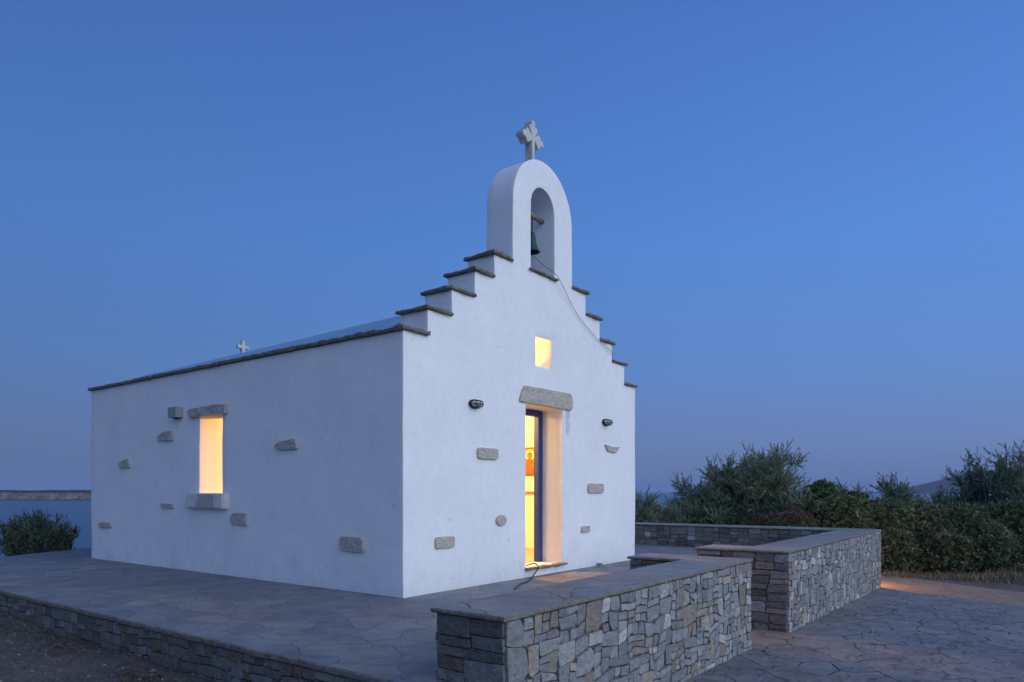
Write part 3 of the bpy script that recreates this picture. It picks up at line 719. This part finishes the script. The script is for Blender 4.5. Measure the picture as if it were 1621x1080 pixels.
def plain_cross(cx, z0, w_, h_, s): 
    zc = z0 + h_ - w_ * .5; return [(cx - s, z0), (cx + s, z0), (cx + s, zc - s), (cx + w_ / 2, zc - s), (cx + w_ / 2, zc + s), (cx + s, zc + s), (cx + s, z0 + h_), (cx - s, z0 + h_), (cx - s, zc + s), (cx - w_ / 2, zc + s), (cx - w_ / 2, zc - s), (cx - s, zc - s)]
cross_extrude('roof_cross', plain_cross(5.15, 3.7, .26, .68, .034), 10.86, 10.94, M['marble'], ch, .005)
# timber beam through the bell opening
V, F = tube('', [(4.80, N0 + .22, 5.27), (5.1, N0 + .22, 5.275), (5.47, N0 + .22, 5.26)], [.036, .04, .036], None, None, 8)
objpd('bell_beam', V, F, M['timber'], ch, True)

# bell
bl = thing('bell', 'small green bronze bell hanging from a beam in the bell arch', 'bell', (5.175, N0 + .22, 5.17))
prof = [(.010, 5.035), (.028, 5.03), (.045, 5.005), (.056, 4.96), (.064, 4.90), (.078, 4.83), (.098, 4.775), (.120, 4.745), (.122, 4.730), (.108, 4.735), (.09, 4.77), (.06, 4.90), (.01, 5.0)]
V = []; F = []; sg = 28
for r, z in prof: V += [(5.175 + r * math.cos(2 * math.pi * k / sg), N0 + .22 + r * math.sin(2 * math.pi * k / sg), z) for k in range(sg)]
for i in range(len(prof) - 1):
    for k in range(sg): F.append((i * sg + k, i * sg + (k + 1) % sg, (i + 1) * sg + (k + 1) % sg, (i + 1) * sg + k)[::-1])
F.append(tuple(k for k in range(sg)))
objpd('bell_body', V, F, M['bronze'], bl, True)
sp = []
for i in range(5):
    zc = 5.225 - i * .042; a = (i % 2) * math.pi / 2
    sp.append(([(5.175 + .018 * math.cos(t) * math.cos(a), N0 + .22 + .018 * math.cos(t) * math.sin(a), zc + .024 * math.sin(t)) for t in [2 * math.pi * k / 10 for k in range(11)]], .006))
join_tubes('chain', sp, M['iron'], bl)
join_tubes('clapper', [([(5.175, N0 + .22, 4.98), (5.175, N0 + .22, 4.74)], .008), ([(5.175, N0 + .22, 4.74), (5.175, N0 + .22, 4.72), (5.175, N0 + .22, 4.70)], [.012, .022, .012])], M['iron'], bl, 8)
cord_pts = smooth_pts([(5.175, N0 + .22, 4.70), (5.25, N0 + .05, 4.52), (5.44, N0 - .06, 4.385), (5.88, N0 - .03, 4.075), (6.18, N0 - .03, 3.883), (6.74, N0 - .03, 3.652), (7.16, N0 - .03, 3.544), (7.32, N0 + .06, 3.46), (7.55, N0 + .10, 3.445), (7.668, N0 + .04, 3.40), (7.69, N0 + .04, 3.25), (7.72, N0 + .04, 3.115)])
tag(mktube('pull_cord', cord_pts, .004, M['cable'], None, 6), 'thin dark cord hanging from the bell down over the right-hand gable steps', 'cord')

# wall lamps: caged bulkhead lights
def wall_lamp(u, z, label, su=1.0):
    t = thing('wall_lamp', label, 'wall lamp', (u, N0, z), 0, 'caged bulkhead lamps beside the chapel door')
    def ell(name, a, b, d, y0, mat):
        V = []; F = []; sg = 24; rg = 7
        for i in range(rg):
            q = math.pi / 2 * i / (rg - 1); V += [(u + a * math.cos(q) * math.cos(t_), N0 - y0 - d * math.sin(q), z + b * math.cos(q) * math.sin(t_)) for t_ in [2 * math.pi * k / sg for k in range(sg)]]
        for i in range(rg - 1):
            for k in range(sg): F.append((i * sg + k, i * sg + (k + 1) % sg, (i + 1) * sg + (k + 1) % sg, (i + 1) * sg + k))
        return objpd(name, V, F, mat, t, True)
    bm = bmesh.new(); sg = 24
    a = [bm.verts.new((u + .125 * su * math.cos(2 * math.pi * k / sg), N0 + .01, z + .062 * math.sin(2 * math.pi * k / sg))) for k in range(sg)]
    b = [bm.verts.new((u + .118 * su * math.cos(2 * math.pi * k / sg), N0 - .035, z + .056 * math.sin(2 * math.pi * k / sg))) for k in range(sg)]
    for k in range(sg): bm.faces.new((a[k], a[(k + 1) % sg], b[(k + 1) % sg], b[k]))
    bm.faces.new(b); objbm('base', bm, M['iron'], t)
    ell('glass', .098 * su, .042, .07, .034, M['glass'])
    sp = []
    for s in (-.06, 0, .06): sp.append(([(u + s * su, N0 - .034 - .082 * math.sin(q), z + .052 * math.cos(q)) for q in [math.pi * k / 10 for k in range(11)]], .0045))
    sp.append(([(u + .112 * su * math.cos(q), N0 - .034 - .082 * math.sin(q), z) for q in [math.pi * k / 12 for k in range(13)]], .0045))
    sp.append(([(u + .085 * su * math.cos(q), N0 - .085, z + .040 * math.sin(q)) for q in [2 * math.pi * k / 16 for k in range(17)]], .0042))
    join_tubes('cage', sp, M['iron'], t)
wall_lamp(3.585, 2.317, 'unlit caged wall lamp left of the door on the chapel front', .88)
wall_lamp(6.98, 2.353, 'unlit caged wall lamp right of the door, near the chapel corner', .88)
# junction box on the side wall, small spike by the wall base
jb = thing('junction_box', 'small grey box fixed to the side wall above and left of the window', 'box', (U0, 8.15, 2.42))
mkbox('housing', M['box'], jb, U0 - .12, U0 + .01, 8.03, 8.27, 2.345, 2.505, .006)
mkbox('cable_gland', M['iron'], jb, U0 - .08, U0 - .04, 8.10, 8.16, 2.325, 2.3445, .003)
tag(mkbox('pipe_stub', M['box'], None, 6.67, 6.73, N0 - .10, N0 - .02, 0.001, .05, .01), 'tiny pale pipe stub on the paving at the foot of the chapel front', 'pipe stub')
# cable by the door
cpts = smooth_pts([(4.80, N0 + .05, .155), (4.88, N0 - .03, .185), (4.90, N0 - .09, .13), (4.78, N0 - .085, .03), (4.62, N0 - .16, .012), (4.30, N0 - .33, .012), (4.0, N0 - .42, .012), (3.62, N0 - .62, .012)])
tag(mktube('power_cable', cpts, .0085, M['cable'], None, 8), 'black cable hanging over the door threshold down onto the terrace', 'cable')

# inside, seen through the door
IU = U1 - TH
ic = thing('icon', 'gold icon panel with a haloed figure, on the wall inside the doorway', 'icon', (IU, 5.17, 1.78))
mkbox('frame', M['wood'], ic, IU - .035, IU - .004, 4.96, 5.42, 1.51, 2.045, .006)
def flat(name, pts, dx, mat):
    n = len(pts); V = [(IU - .036 - dx, a, b) for a, b in pts] + [(IU - .034, a, b) for a, b in pts]
    F = [tuple(range(n)), *[(i, n + i, n + (i + 1) % n, (i + 1) % n) for i in range(n)]]
    return objpd(name, V, F, mat, ic)
circ = lambda cx, cz, r, k=20, e=1.0: [(cx + r * math.cos(2 * math.pi * i / k), cz + r * e * math.sin(2 * math.pi * i / k)) for i in range(k)]
flat('gold_ground', [(4.99, 1.54), (5.39, 1.54), (5.39, 2.015), (4.99, 2.015)], .004, M['gold'])
flat('halo', circ(5.19, 1.90, .105), .008, simple('pale_gold', (.8, .60, .18), .5, 0, 14, .1, 0))
flat('robe', [(5.03, 1.545), (5.34, 1.545), (5.33, 1.70), (5.28, 1.80), (5.21, 1.83), (5.15, 1.82), (5.08, 1.77), (5.04, 1.68)], .012, M['robe'])
flat('hair', circ(5.19, 1.885, .052, 16, 1.15), .016, M['hair'])
flat('face', circ(5.19, 1.878, .037, 16, 1.25), .020, M['skin'])
bch = thing('bench', 'low brown wooden bench against the wall inside the chapel', 'bench', (IU - .2, 8.2, .134))
mkbox('seat', M['wood'], bch, IU - .36, IU - .01, 6.2, 8.2, .55, .59)
for yy in (6.35, 8.0): mkbox('leg', M['wood'], bch, IU - .34, IU - .03, yy, yy + .05, .135, .549)
sh = tag(mkbox('shelf', M['wood'], None, IU - .10, IU - .002, 4.9, 5.35, 1.19, 1.206, .003), 'thin brown shelf below the icon inside the doorway', 'shelf')
for (lu, ln, lz, pw, lab) in ((5.15, 4.85, 2.62, 540, 'warm lit bulb hanging in the middle of the chapel interior'), (4.05, 4.85, 2.55, 60, 'warm lit bulb hanging inside the chapel, left of the doorway')):
    pl = thing('pendant_lamp', lab, 'pendant lamp', (lu, ln, lz))
    mktube('flex', [(lu, ln, lz + .08), (lu, ln, lz + .9)], .005, M['cable'], pl)
    mktube('bulb_holder', [(lu, ln, lz + .02), (lu, ln, lz + .09)], [.02, .018], M['iron'], pl, 10)
    lamp('bulb_light', (lu, ln, lz - .06), pw, (1.0, .47, .115), .07)

# path light added unseen behind the far wall end, to warm the dirt track
pb = thing('added_path_light', 'short added path light, unseen behind the end of the low wall', 'path light', (12.5, .42, gz(12.5, .42)))
zb = gz(12.5, .42)
mktube('post', [(12.5, .42, zb - .05), (12.5, .42, zb + .60)], .035, M['iron'], pb, 10)
mktube('cap', [(12.5, .42, zb + .74), (12.5, .42, zb + .77)], [.075, .06], M['iron'], pb, 14)
mktube('diffuser', [(12.5, .42, zb + .61), (12.5, .42, zb + .735)], .03, M['glass'], pb, 10)
lamp('added_path_bulb', (12.5, .42, zb + .64), 120, (1.0, .46, .15), .06)

# ------------------------------------------------------------------ vegetation
RG = np.random.default_rng(7)
def norm(a): return a / np.maximum(np.linalg.norm(a, axis=1, keepdims=True), 1e-9)
def blades(base, dirs, length, width, tone, bend=None):
    """kite-shaped leaves: arrays of base points, unit directions, lengths, widths"""
    n = len(base); r = norm(RG.normal(size=(n, 3))); side = norm(np.cross(dirs, r)) * (width * .5)[:, None]
    mid = base + dirs * (length * .45)[:, None]; tip = base + dirs * length[:, None]
    if bend is not None: tip = tip + bend
    V = np.stack([base, mid + side, tip, mid - side], axis=1).reshape(-1, 3)
    F = np.arange(4 * n).reshape(n, 4); T = np.repeat(tone, 4); return V, F, T
def foliage(name, parts, mat, parent=None, **p):
    V = []; F = []; T = []; b = 0
    for v, f, t in parts: V.append(v); F.append(f + b); T.append(t); b += len(v)
    return objpd(name, np.concatenate(V), np.concatenate(F), mat, parent, False, tone=np.clip(np.concatenate(T), 0, 1), **p)
def tufts(centers, axes, per, spread, length, width, lenj=.4, tone0=.5, up=.3):
    """feathery sprays: short blades along a little stem at every centre"""
    n = len(centers); c = np.repeat(centers, per, 0); a = np.repeat(axes, per, 0)
    t = RG.uniform(0, 1, size=(n * per, 1)); base = c + a * t * spread
    d = norm(a + RG.normal(size=(n * per, 3)) * .34 + np.array([0, 0, up]))
    ln = length * (1 - lenj * RG.uniform(size=n * per)); tone = np.repeat(tone0 + RG.normal(size=n) * .16, per) + RG.normal(size=n * per) * .14 + t[:, 0] * .15
    return blades(base, d, ln, np.full(n * per, width), tone)
def tamarisk(name, label, cat, u, n, h, w_, nlimb, dens, seed, mat='tamarisk', lean=(0, 0), lobes=None, group=None, tw=.009):
    rnd = random.Random(seed); zb = gz(u, n); t = thing(name, label, cat, (u, n, zb), 0, group)
    specs = []; cs = []; ax = []
    base = Vector((u, n, zb - .1))
    for i in range(nlimb):
        if lobes: lx, lz, lr = lobes[i % len(lobes)]; tgt = Vector((u, n, zb)) + RT * (lx + max(-.8, min(.8, rnd.gauss(0, .4))) * lr) + FW * rnd.gauss(0, w_ * .18) + Vector((0, 0, lz + max(-.8, min(.6, rnd.gauss(0, .4))) * lr))
        else:
            q = rnd.uniform(0, 2 * math.pi); rr = w_ * .5 * math.sqrt(rnd.random()) * .8
            tgt = Vector((u + rr * math.cos(q) + lean[0], n + rr * math.sin(q) + lean[1], zb + h * (rnd.uniform(.45, .92) - .35 * (rr / (w_ * .5)) ** 2)))
        st = base + Vector((rnd.gauss(0, .08), rnd.gauss(0, .08), 0)); mid = st.lerp(tgt, .5) + Vector((rnd.gauss(0, .1), rnd.gauss(0, .1), h * .06))
        pts = smooth_pts([st, mid, tgt], 5); r0 = .045 * h / 3
        specs.append((pts, [r0 * (1 - .85 * k / (len(pts) - 1)) for k in range(len(pts))]))
        for b_ in range(dens):
            k = rnd.uniform(.22, 1.0); p = pts[min(len(pts) - 1, int(k * (len(pts) - 1)))]
            d = (tgt - st).normalized() * .5 + Vector((rnd.gauss(0, .6), rnd.gauss(0, .6), rnd.gauss(.35, .45))); d.normalize()
            L_ = h * rnd.uniform(.06, .17) * (1.1 if k > .6 else 1.3); e = p + d * L_
            specs.append(([p, p.lerp(e, .5), e], [.006, .004, .002]))
            m = 7
            for s in range(m):
                f = (s + .5) / m; cs.append(p.lerp(e, f) + Vector((rnd.gauss(0, .03), rnd.gauss(0, .03), rnd.gauss(0, .03)))); dd = d + Vector((rnd.gauss(0, .5), rnd.gauss(0, .5), rnd.gauss(.15, .4))); dd.normalize(); ax.append(dd)
    C_ = np.array([tuple(c) for c in cs]); A_ = np.array([tuple(a) for a in ax])
    join_tubes('trunk', specs[:], M['bark'], t, 5)
    foliage('crown', [tufts(C_, A_, 50, .26, .085, tw * 1.05, tone0=.52)], M[mat], t)
    return t
tamarisk('tamarisk_tree', 'broad feathery tamarisk tree behind the far low wall', 'tree', 16.6, 4.3, 3.2, 3.4, 112, 17, 3,
         lobes=[(.75, 2.55, .45), (-.15, 2.45, .45), (-.55, 2.3, .4), (-1.15, 1.75, .4), (1.15, 2.0, .4), (.3, 1.9, .5), (-1.45, 1.35, .35), (.0, 1.3, .5), (-.8, 1.1, .5), (.9, 1.2, .5), (1.45, 1.75, .25), (1.0, 2.75, .2)])
tamarisk('feathery_bush', 'low feathery bush just right of the chapel corner, behind the low wall', 'bush', 14.5, 6.2, 1.85, 1.5, 30, 9, 4)
tamarisk('feathery_bush', 'dark low bush between the chapel-side bush and the tamarisk tree', 'bush', 15.2, 5.45, 1.5, 1.3, 24, 8, 14)
G = 'tamarisks rising behind the hedge'
tamarisk('tamarisk_tree', 'tallest feathery tree behind the hedge at the right edge of the picture', 'tree', 22.6, -1.9, 3.5, 2.2, 46, 12, 5, group=G)
tamarisk('tamarisk_tree', 'pointed feathery tree left of the tallest one behind the hedge', 'tree', 23.0, -.9, 3.3, 1.25, 30, 11, 6, group=G)
tamarisk('tamarisk_tree', 'small sloping feathery tree at the foot of the hill, behind the hedge', 'tree', 22.2, -.15, 2.35, 1.2, 22, 10, 7, group=G)
tamarisk('twiggy_bush', 'wide twiggy bush poking above the middle of the hedge', 'bush', 20.4, 1.0, 2.5, 1.25, 26, 9, 8, group='bushes poking above the hedge')
tamarisk('twiggy_bush', 'narrow twiggy bush just left of the wide one above the hedge', 'bush', 20.1, 1.9, 2.3, .5, 10, 8, 9, group='bushes poking above the hedge')
tamarisk('twiggy_bush', 'leftmost twiggy bush above the hedge, beside the rounded green shrub', 'bush', 19.8, 2.45, 2.35, .8, 14, 8, 10, group='bushes poking above the hedge')
tamarisk('twiggy_bush', 'low dark bush in front of the hill, right of the wide twiggy bush', 'bush', 21.5, .45, 2.0, 1.7, 26, 9, 12, group='bushes poking above the hedge')
tamarisk('tamarisk_tree', 'dense feathery tree in front of the tallest one, cut by the picture edge', 'tree', 20.6, -2.6, 2.9, 1.8, 34, 12, 15, group=G)

def ellipsoids_shrub(name, label, cat, ells, mat, leaf=.075, lw=.027, dens=230, seed=1, core=True, per=9):
    rg = np.random.default_rng(seed); cx_ = np.mean([e[0] for e in ells]); cy_ = np.mean([e[1] for e in ells])
    t = thing(name, label, cat, (float(cx_), float(cy_), gz(cx_, cy_)))
    E_ = [np.array(e, dtype=float) for e in ells]; pts = []; nrm = []
    for k, e in enumerate(E_):
        c = e[:3]; r = e[3:6]; area = 4 * math.pi * ((r[0] * r[1]) ** 1.6 / 3 + (r[0] * r[2]) ** 1.6 / 3 + (r[1] * r[2]) ** 1.6 / 3) ** (1 / 1.6)
        m = int(area * dens); d = norm(rg.normal(size=(m, 3)))
        d = d[d[:, 2] > -.75]
        # lumpy radius from 3D noise, plus depth scatter so that gaps open between clusters
        lum = np.array([nz(c[0] + x[0] * r[0], c[1] + x[1] * r[1], x[2] * r[2], 2.6) * .17 + nz(c[0] + x[0] * r[0], c[1] + x[1] * r[1], x[2] * r[2], 7.0) * .09 for x in d])
        sc_ = 1 + lum - np.abs(rg.normal(size=len(d))) * .05
        p = c + d * r * sc_[:, None]; keep = np.ones(len(p), bool)
        for j, f in enumerate(E_):
            if j == k: continue
            keep &= (((p - f[:3]) / (f[3:6] * .93)) ** 2).sum(1) > 1
        keep &= p[:, 2] > (gz(c[0], c[1]) - .05)
        pts.append(p[keep]); nrm.append(norm(d / r)[keep])
    P = np.concatenate(pts); Nn = np.concatenate(nrm); m = len(P)
    # rosettes of leaves
    tone0 = np.array([nz(x[0], x[1], x[2], 3.3) * .45 + nz(x[0], x[1], x[2] , 11) * .2 for x in P]) + .46 + rg.normal(size=m) * .2
    ax = norm(Nn + rg.normal(size=(m, 3)) * .4 + np.array([0, 0, .25])); c = np.repeat(P, per, 0); a = np.repeat(ax, per, 0)
    d = norm(a * .7 + rg.normal(size=(m * per, 3)) * .62); L_ = leaf * rg.uniform(.65, 1.25, size=m * per)
    tn = np.repeat(tone0, per) + rg.normal(size=m * per) * .13
    foliage('foliage', [blades(c, d, L_, np.full(m * per, lw), tn)], M[mat], t)
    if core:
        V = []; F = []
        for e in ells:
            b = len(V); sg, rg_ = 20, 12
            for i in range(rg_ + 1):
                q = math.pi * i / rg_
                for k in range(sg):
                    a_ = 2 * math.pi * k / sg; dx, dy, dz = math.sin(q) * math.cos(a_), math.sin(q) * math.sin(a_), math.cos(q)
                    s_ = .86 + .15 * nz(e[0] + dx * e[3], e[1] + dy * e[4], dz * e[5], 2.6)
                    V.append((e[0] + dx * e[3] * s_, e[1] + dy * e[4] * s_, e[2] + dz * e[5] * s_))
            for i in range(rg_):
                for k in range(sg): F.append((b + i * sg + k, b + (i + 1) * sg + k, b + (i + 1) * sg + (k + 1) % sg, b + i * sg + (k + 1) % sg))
        objpd('light_block_core', V, F, M['core'], t, True)  # solid dark core added inside the leaves to block light
    return t
def cd_(x_px, D, z): X = (x_px - 810.5) / 1109 * D; p = C0 + RT * X + FW * D; return p.x, p.y, z
def el(x_px, D, z, rx, rz, ry=None): p = cd_(x_px, D, z); return (*p, rx, ry or rx, rz)
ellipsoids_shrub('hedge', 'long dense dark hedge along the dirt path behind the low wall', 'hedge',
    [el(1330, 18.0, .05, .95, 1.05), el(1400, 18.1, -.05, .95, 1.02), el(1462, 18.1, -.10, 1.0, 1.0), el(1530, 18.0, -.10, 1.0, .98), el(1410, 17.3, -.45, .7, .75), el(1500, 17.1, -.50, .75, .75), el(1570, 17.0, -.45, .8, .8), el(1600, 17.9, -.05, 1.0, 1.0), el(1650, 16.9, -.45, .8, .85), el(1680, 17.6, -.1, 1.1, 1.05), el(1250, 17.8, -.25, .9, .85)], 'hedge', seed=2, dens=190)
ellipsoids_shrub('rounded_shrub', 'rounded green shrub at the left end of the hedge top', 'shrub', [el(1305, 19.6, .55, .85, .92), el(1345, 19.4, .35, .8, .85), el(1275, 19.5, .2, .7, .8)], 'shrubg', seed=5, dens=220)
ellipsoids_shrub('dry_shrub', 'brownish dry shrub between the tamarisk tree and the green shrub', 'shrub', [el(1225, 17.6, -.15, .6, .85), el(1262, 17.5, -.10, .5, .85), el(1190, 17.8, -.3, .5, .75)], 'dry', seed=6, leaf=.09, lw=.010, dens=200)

def oleander(name, label, u, n, w_, h, stems, seed):
    rnd = random.Random(seed); zb = gz(u, n); t = thing(name, label, 'bush', (u, n, zb)); specs = []; B = []; Dn = []; Ln = []
    for i in range(stems):
        q = rnd.uniform(0, 2 * math.pi); rr = math.sqrt(rnd.random()); lat = rr * math.cos(q) * w_ / 2; dep = rr * math.sin(q) * .55
        top = Vector((u, n, 0)) + RT * lat + FW * dep; hh = h * (1 - .30 * abs(rr) ** 2.5) * rnd.uniform(.80, 1.06); top.z = zb + hh
        st = Vector((u, n, zb - .1)) + RT * lat * .45 + FW * dep * .5; pts = smooth_pts([st, st.lerp(top, .55) + Vector((0, 0, .06)), top], 5)
        specs.append((pts, [.010 * (1 - .6 * k / (len(pts) - 1)) for k in range(len(pts))]))
        for k in range(46):
            f = rnd.uniform(.30, 1); p = pts[min(len(pts) - 1, int(f * (len(pts) - 1) + .5))]; ax = (top - st).normalized()
            d = ax * rnd.uniform(.35, 1.0) + Vector((rnd.gauss(0, .6), rnd.gauss(0, .6), rnd.gauss(0.1, .25))); d.normalize()
            B.append(tuple(p + Vector((rnd.gauss(0, .012), rnd.gauss(0, .012), rnd.gauss(0, .03))))); Dn.append(tuple(d)); Ln.append(rnd.uniform(.09, .155))
    B = np.array(B); Dn = np.array(Dn); Ln = np.array(Ln); tone = .42 + RG.normal(size=len(B)) * .2
    join_tubes('stem', specs, M['bark'], t, 5)
    foliage('foliage', [blades(B, Dn, Ln, Ln * .17, tone)], M['oleander'], t)
    return t
p0 = cd_(60, 14.6, 0)
ole = oleander('oleander_bush', 'oleander bush with one magenta bloom beyond the left edge of the terrace', p0[0], p0[1], 1.75, 1.30, 120, 4)
fp = cd_(119, 14.35, .40)
V = []; F = []
for i in range(26):
    d = Vector((random.gauss(0, 1), random.gauss(0, 1), random.gauss(0, 1))).normalized(); s = d.cross(Vector((.3, .5, .8))).normalized() * .022
    c = Vector(fp); b = len(V); V += [c, c + d * .035 + s, c + d * .06, c + d * .035 - s]; F.append((b, b + 1, b + 2, b + 3))
objpd('flower', V, F, M['bud'], ole)
p1 = cd_(-60, 14.2, 0)
oleander('oleander_bush', 'oleander bush at the left edge of the picture, outside the terrace', p1[0], p1[1], 1.3, 1.05, 40, 8)

# dry grass along the foot of the hedge
m = 10000; tt = RG.uniform(0, 1, m); across = RG.normal(size=m) * .26
X0 = np.array(cd_(1360, 16.5, 0)[:2]); X1 = np.array(cd_(1760, 15.2, 0)[:2]); dirn = (X1 - X0) / np.linalg.norm(X1 - X0); per_ = np.array([-dirn[1], dirn[0]])
gp = X0 + (X1 - X0) * tt[:, None] + per_ * (across[:, None] - .10)
hgt = np.array([.55 + .9 * max(0, nz(p[0], p[1], 0, 1.3) + .45) for p in gp]) * (.35 + .65 * tt)
base = np.column_stack([gp, [gz(a, b) - .02 for a, b in gp]]); dr = norm(np.column_stack([RG.normal(size=m) * .35, RG.normal(size=m) * .35, np.ones(m)]))
v, f, t_ = blades(base, dr, hgt * RG.uniform(.08, .42, m) ** 1.0 * RG.uniform(.5, 1.2, m), np.full(m, .011), RG.uniform(0, 1, m))
foliage('dry_grass', [(v, f, t_)], M['grass'], None, kind='stuff')
# low weeds at the foot of the retaining wall
m = 2600; nn_ = np.concatenate([RG.normal(3.35, .28, m // 2), RG.normal(5.2, .35, m // 4), RG.normal(6.6, .3, m // 4)]); uu_ = -.22 - np.abs(RG.normal(size=len(nn_))) * .20
base = np.column_stack([uu_, nn_, [gz(a, b) + .03 for a, b in zip(uu_, nn_)]]); dr = norm(np.column_stack([RG.normal(size=len(nn_)) * .9, RG.normal(size=len(nn_)) * .9, np.abs(RG.normal(size=len(nn_))) * .5 + .2]))
foliage('weeds', [blades(base, dr, RG.uniform(.02, .07, len(nn_)), np.full(len(nn_), .008), RG.uniform(0, .7, len(nn_)))], leaf_mat('weed', [(0, (.03, .03, .018)), (1, (.12, .10, .06))]), None, kind='stuff')
# gravel
m = 9000; uu_ = -.2 - np.abs(RG.uniform(0, 3.2, m)); nn_ = RG.uniform(1.2, 10.5, m); V = []; F = []; T = []
for i in range(m):
    r = .006 + .010 * RG.random() ** 2 + (.028 * RG.random() if i % 28 == 0 else 0); z = gz(uu_[i], nn_[i]) + .018 * nz(uu_[i], nn_[i], 0, 2.5) + .03 * nz(uu_[i], nn_[i], 5, .8)
    d = -uu_[i] - .16
    if 0 < d + .1 < 1.3: z += .07 * math.exp(-(d / .35) ** 2) * (1 + .8 * nz(uu_[i], nn_[i], 9, 1.5))
    b = len(V); q = RG.uniform(0, 6.28)
    ring = [(uu_[i] + r * RG.uniform(.7, 1.3) * math.cos(q + k * 1.2566), nn_[i] + r * RG.uniform(.7, 1.3) * math.sin(q + k * 1.2566), z + r * .15) for k in range(5)]
    V += ring + [(uu_[i], nn_[i], z + r * RG.uniform(.6, 1.0))]; T += [min(1, max(0, RG.normal(.45, .25)))] * 6
    F += [(b + k, b + (k + 1) % 5, b + 5) for k in range(5)]
objpd('gravel', np.array(V), np.array(F), M['pebble'], None, False, tone=T, kind='stuff')

# evening haze over sea and land
bm = bmesh.new(); vs = box_bm(bm, -42000, 42000, -42000, 42000, -18, 260)
mh = bpy.data.materials.new('haze'); mh.use_nodes = True; hn = mh.node_tree; hn.nodes.remove(hn.nodes['Principled BSDF'])
pv = hn.nodes.new('ShaderNodeVolumePrincipled'); pv.inputs['Color'].default_value = (.50, .66, .98, 1); pv.inputs['Density'].default_value = .00006; pv.inputs['Anisotropy'].default_value = 0
hn.links.new(pv.outputs[0], hn.nodes['Material Output'].inputs['Volume'])
objbm('haze', bm, mh, None, kind='stuff')
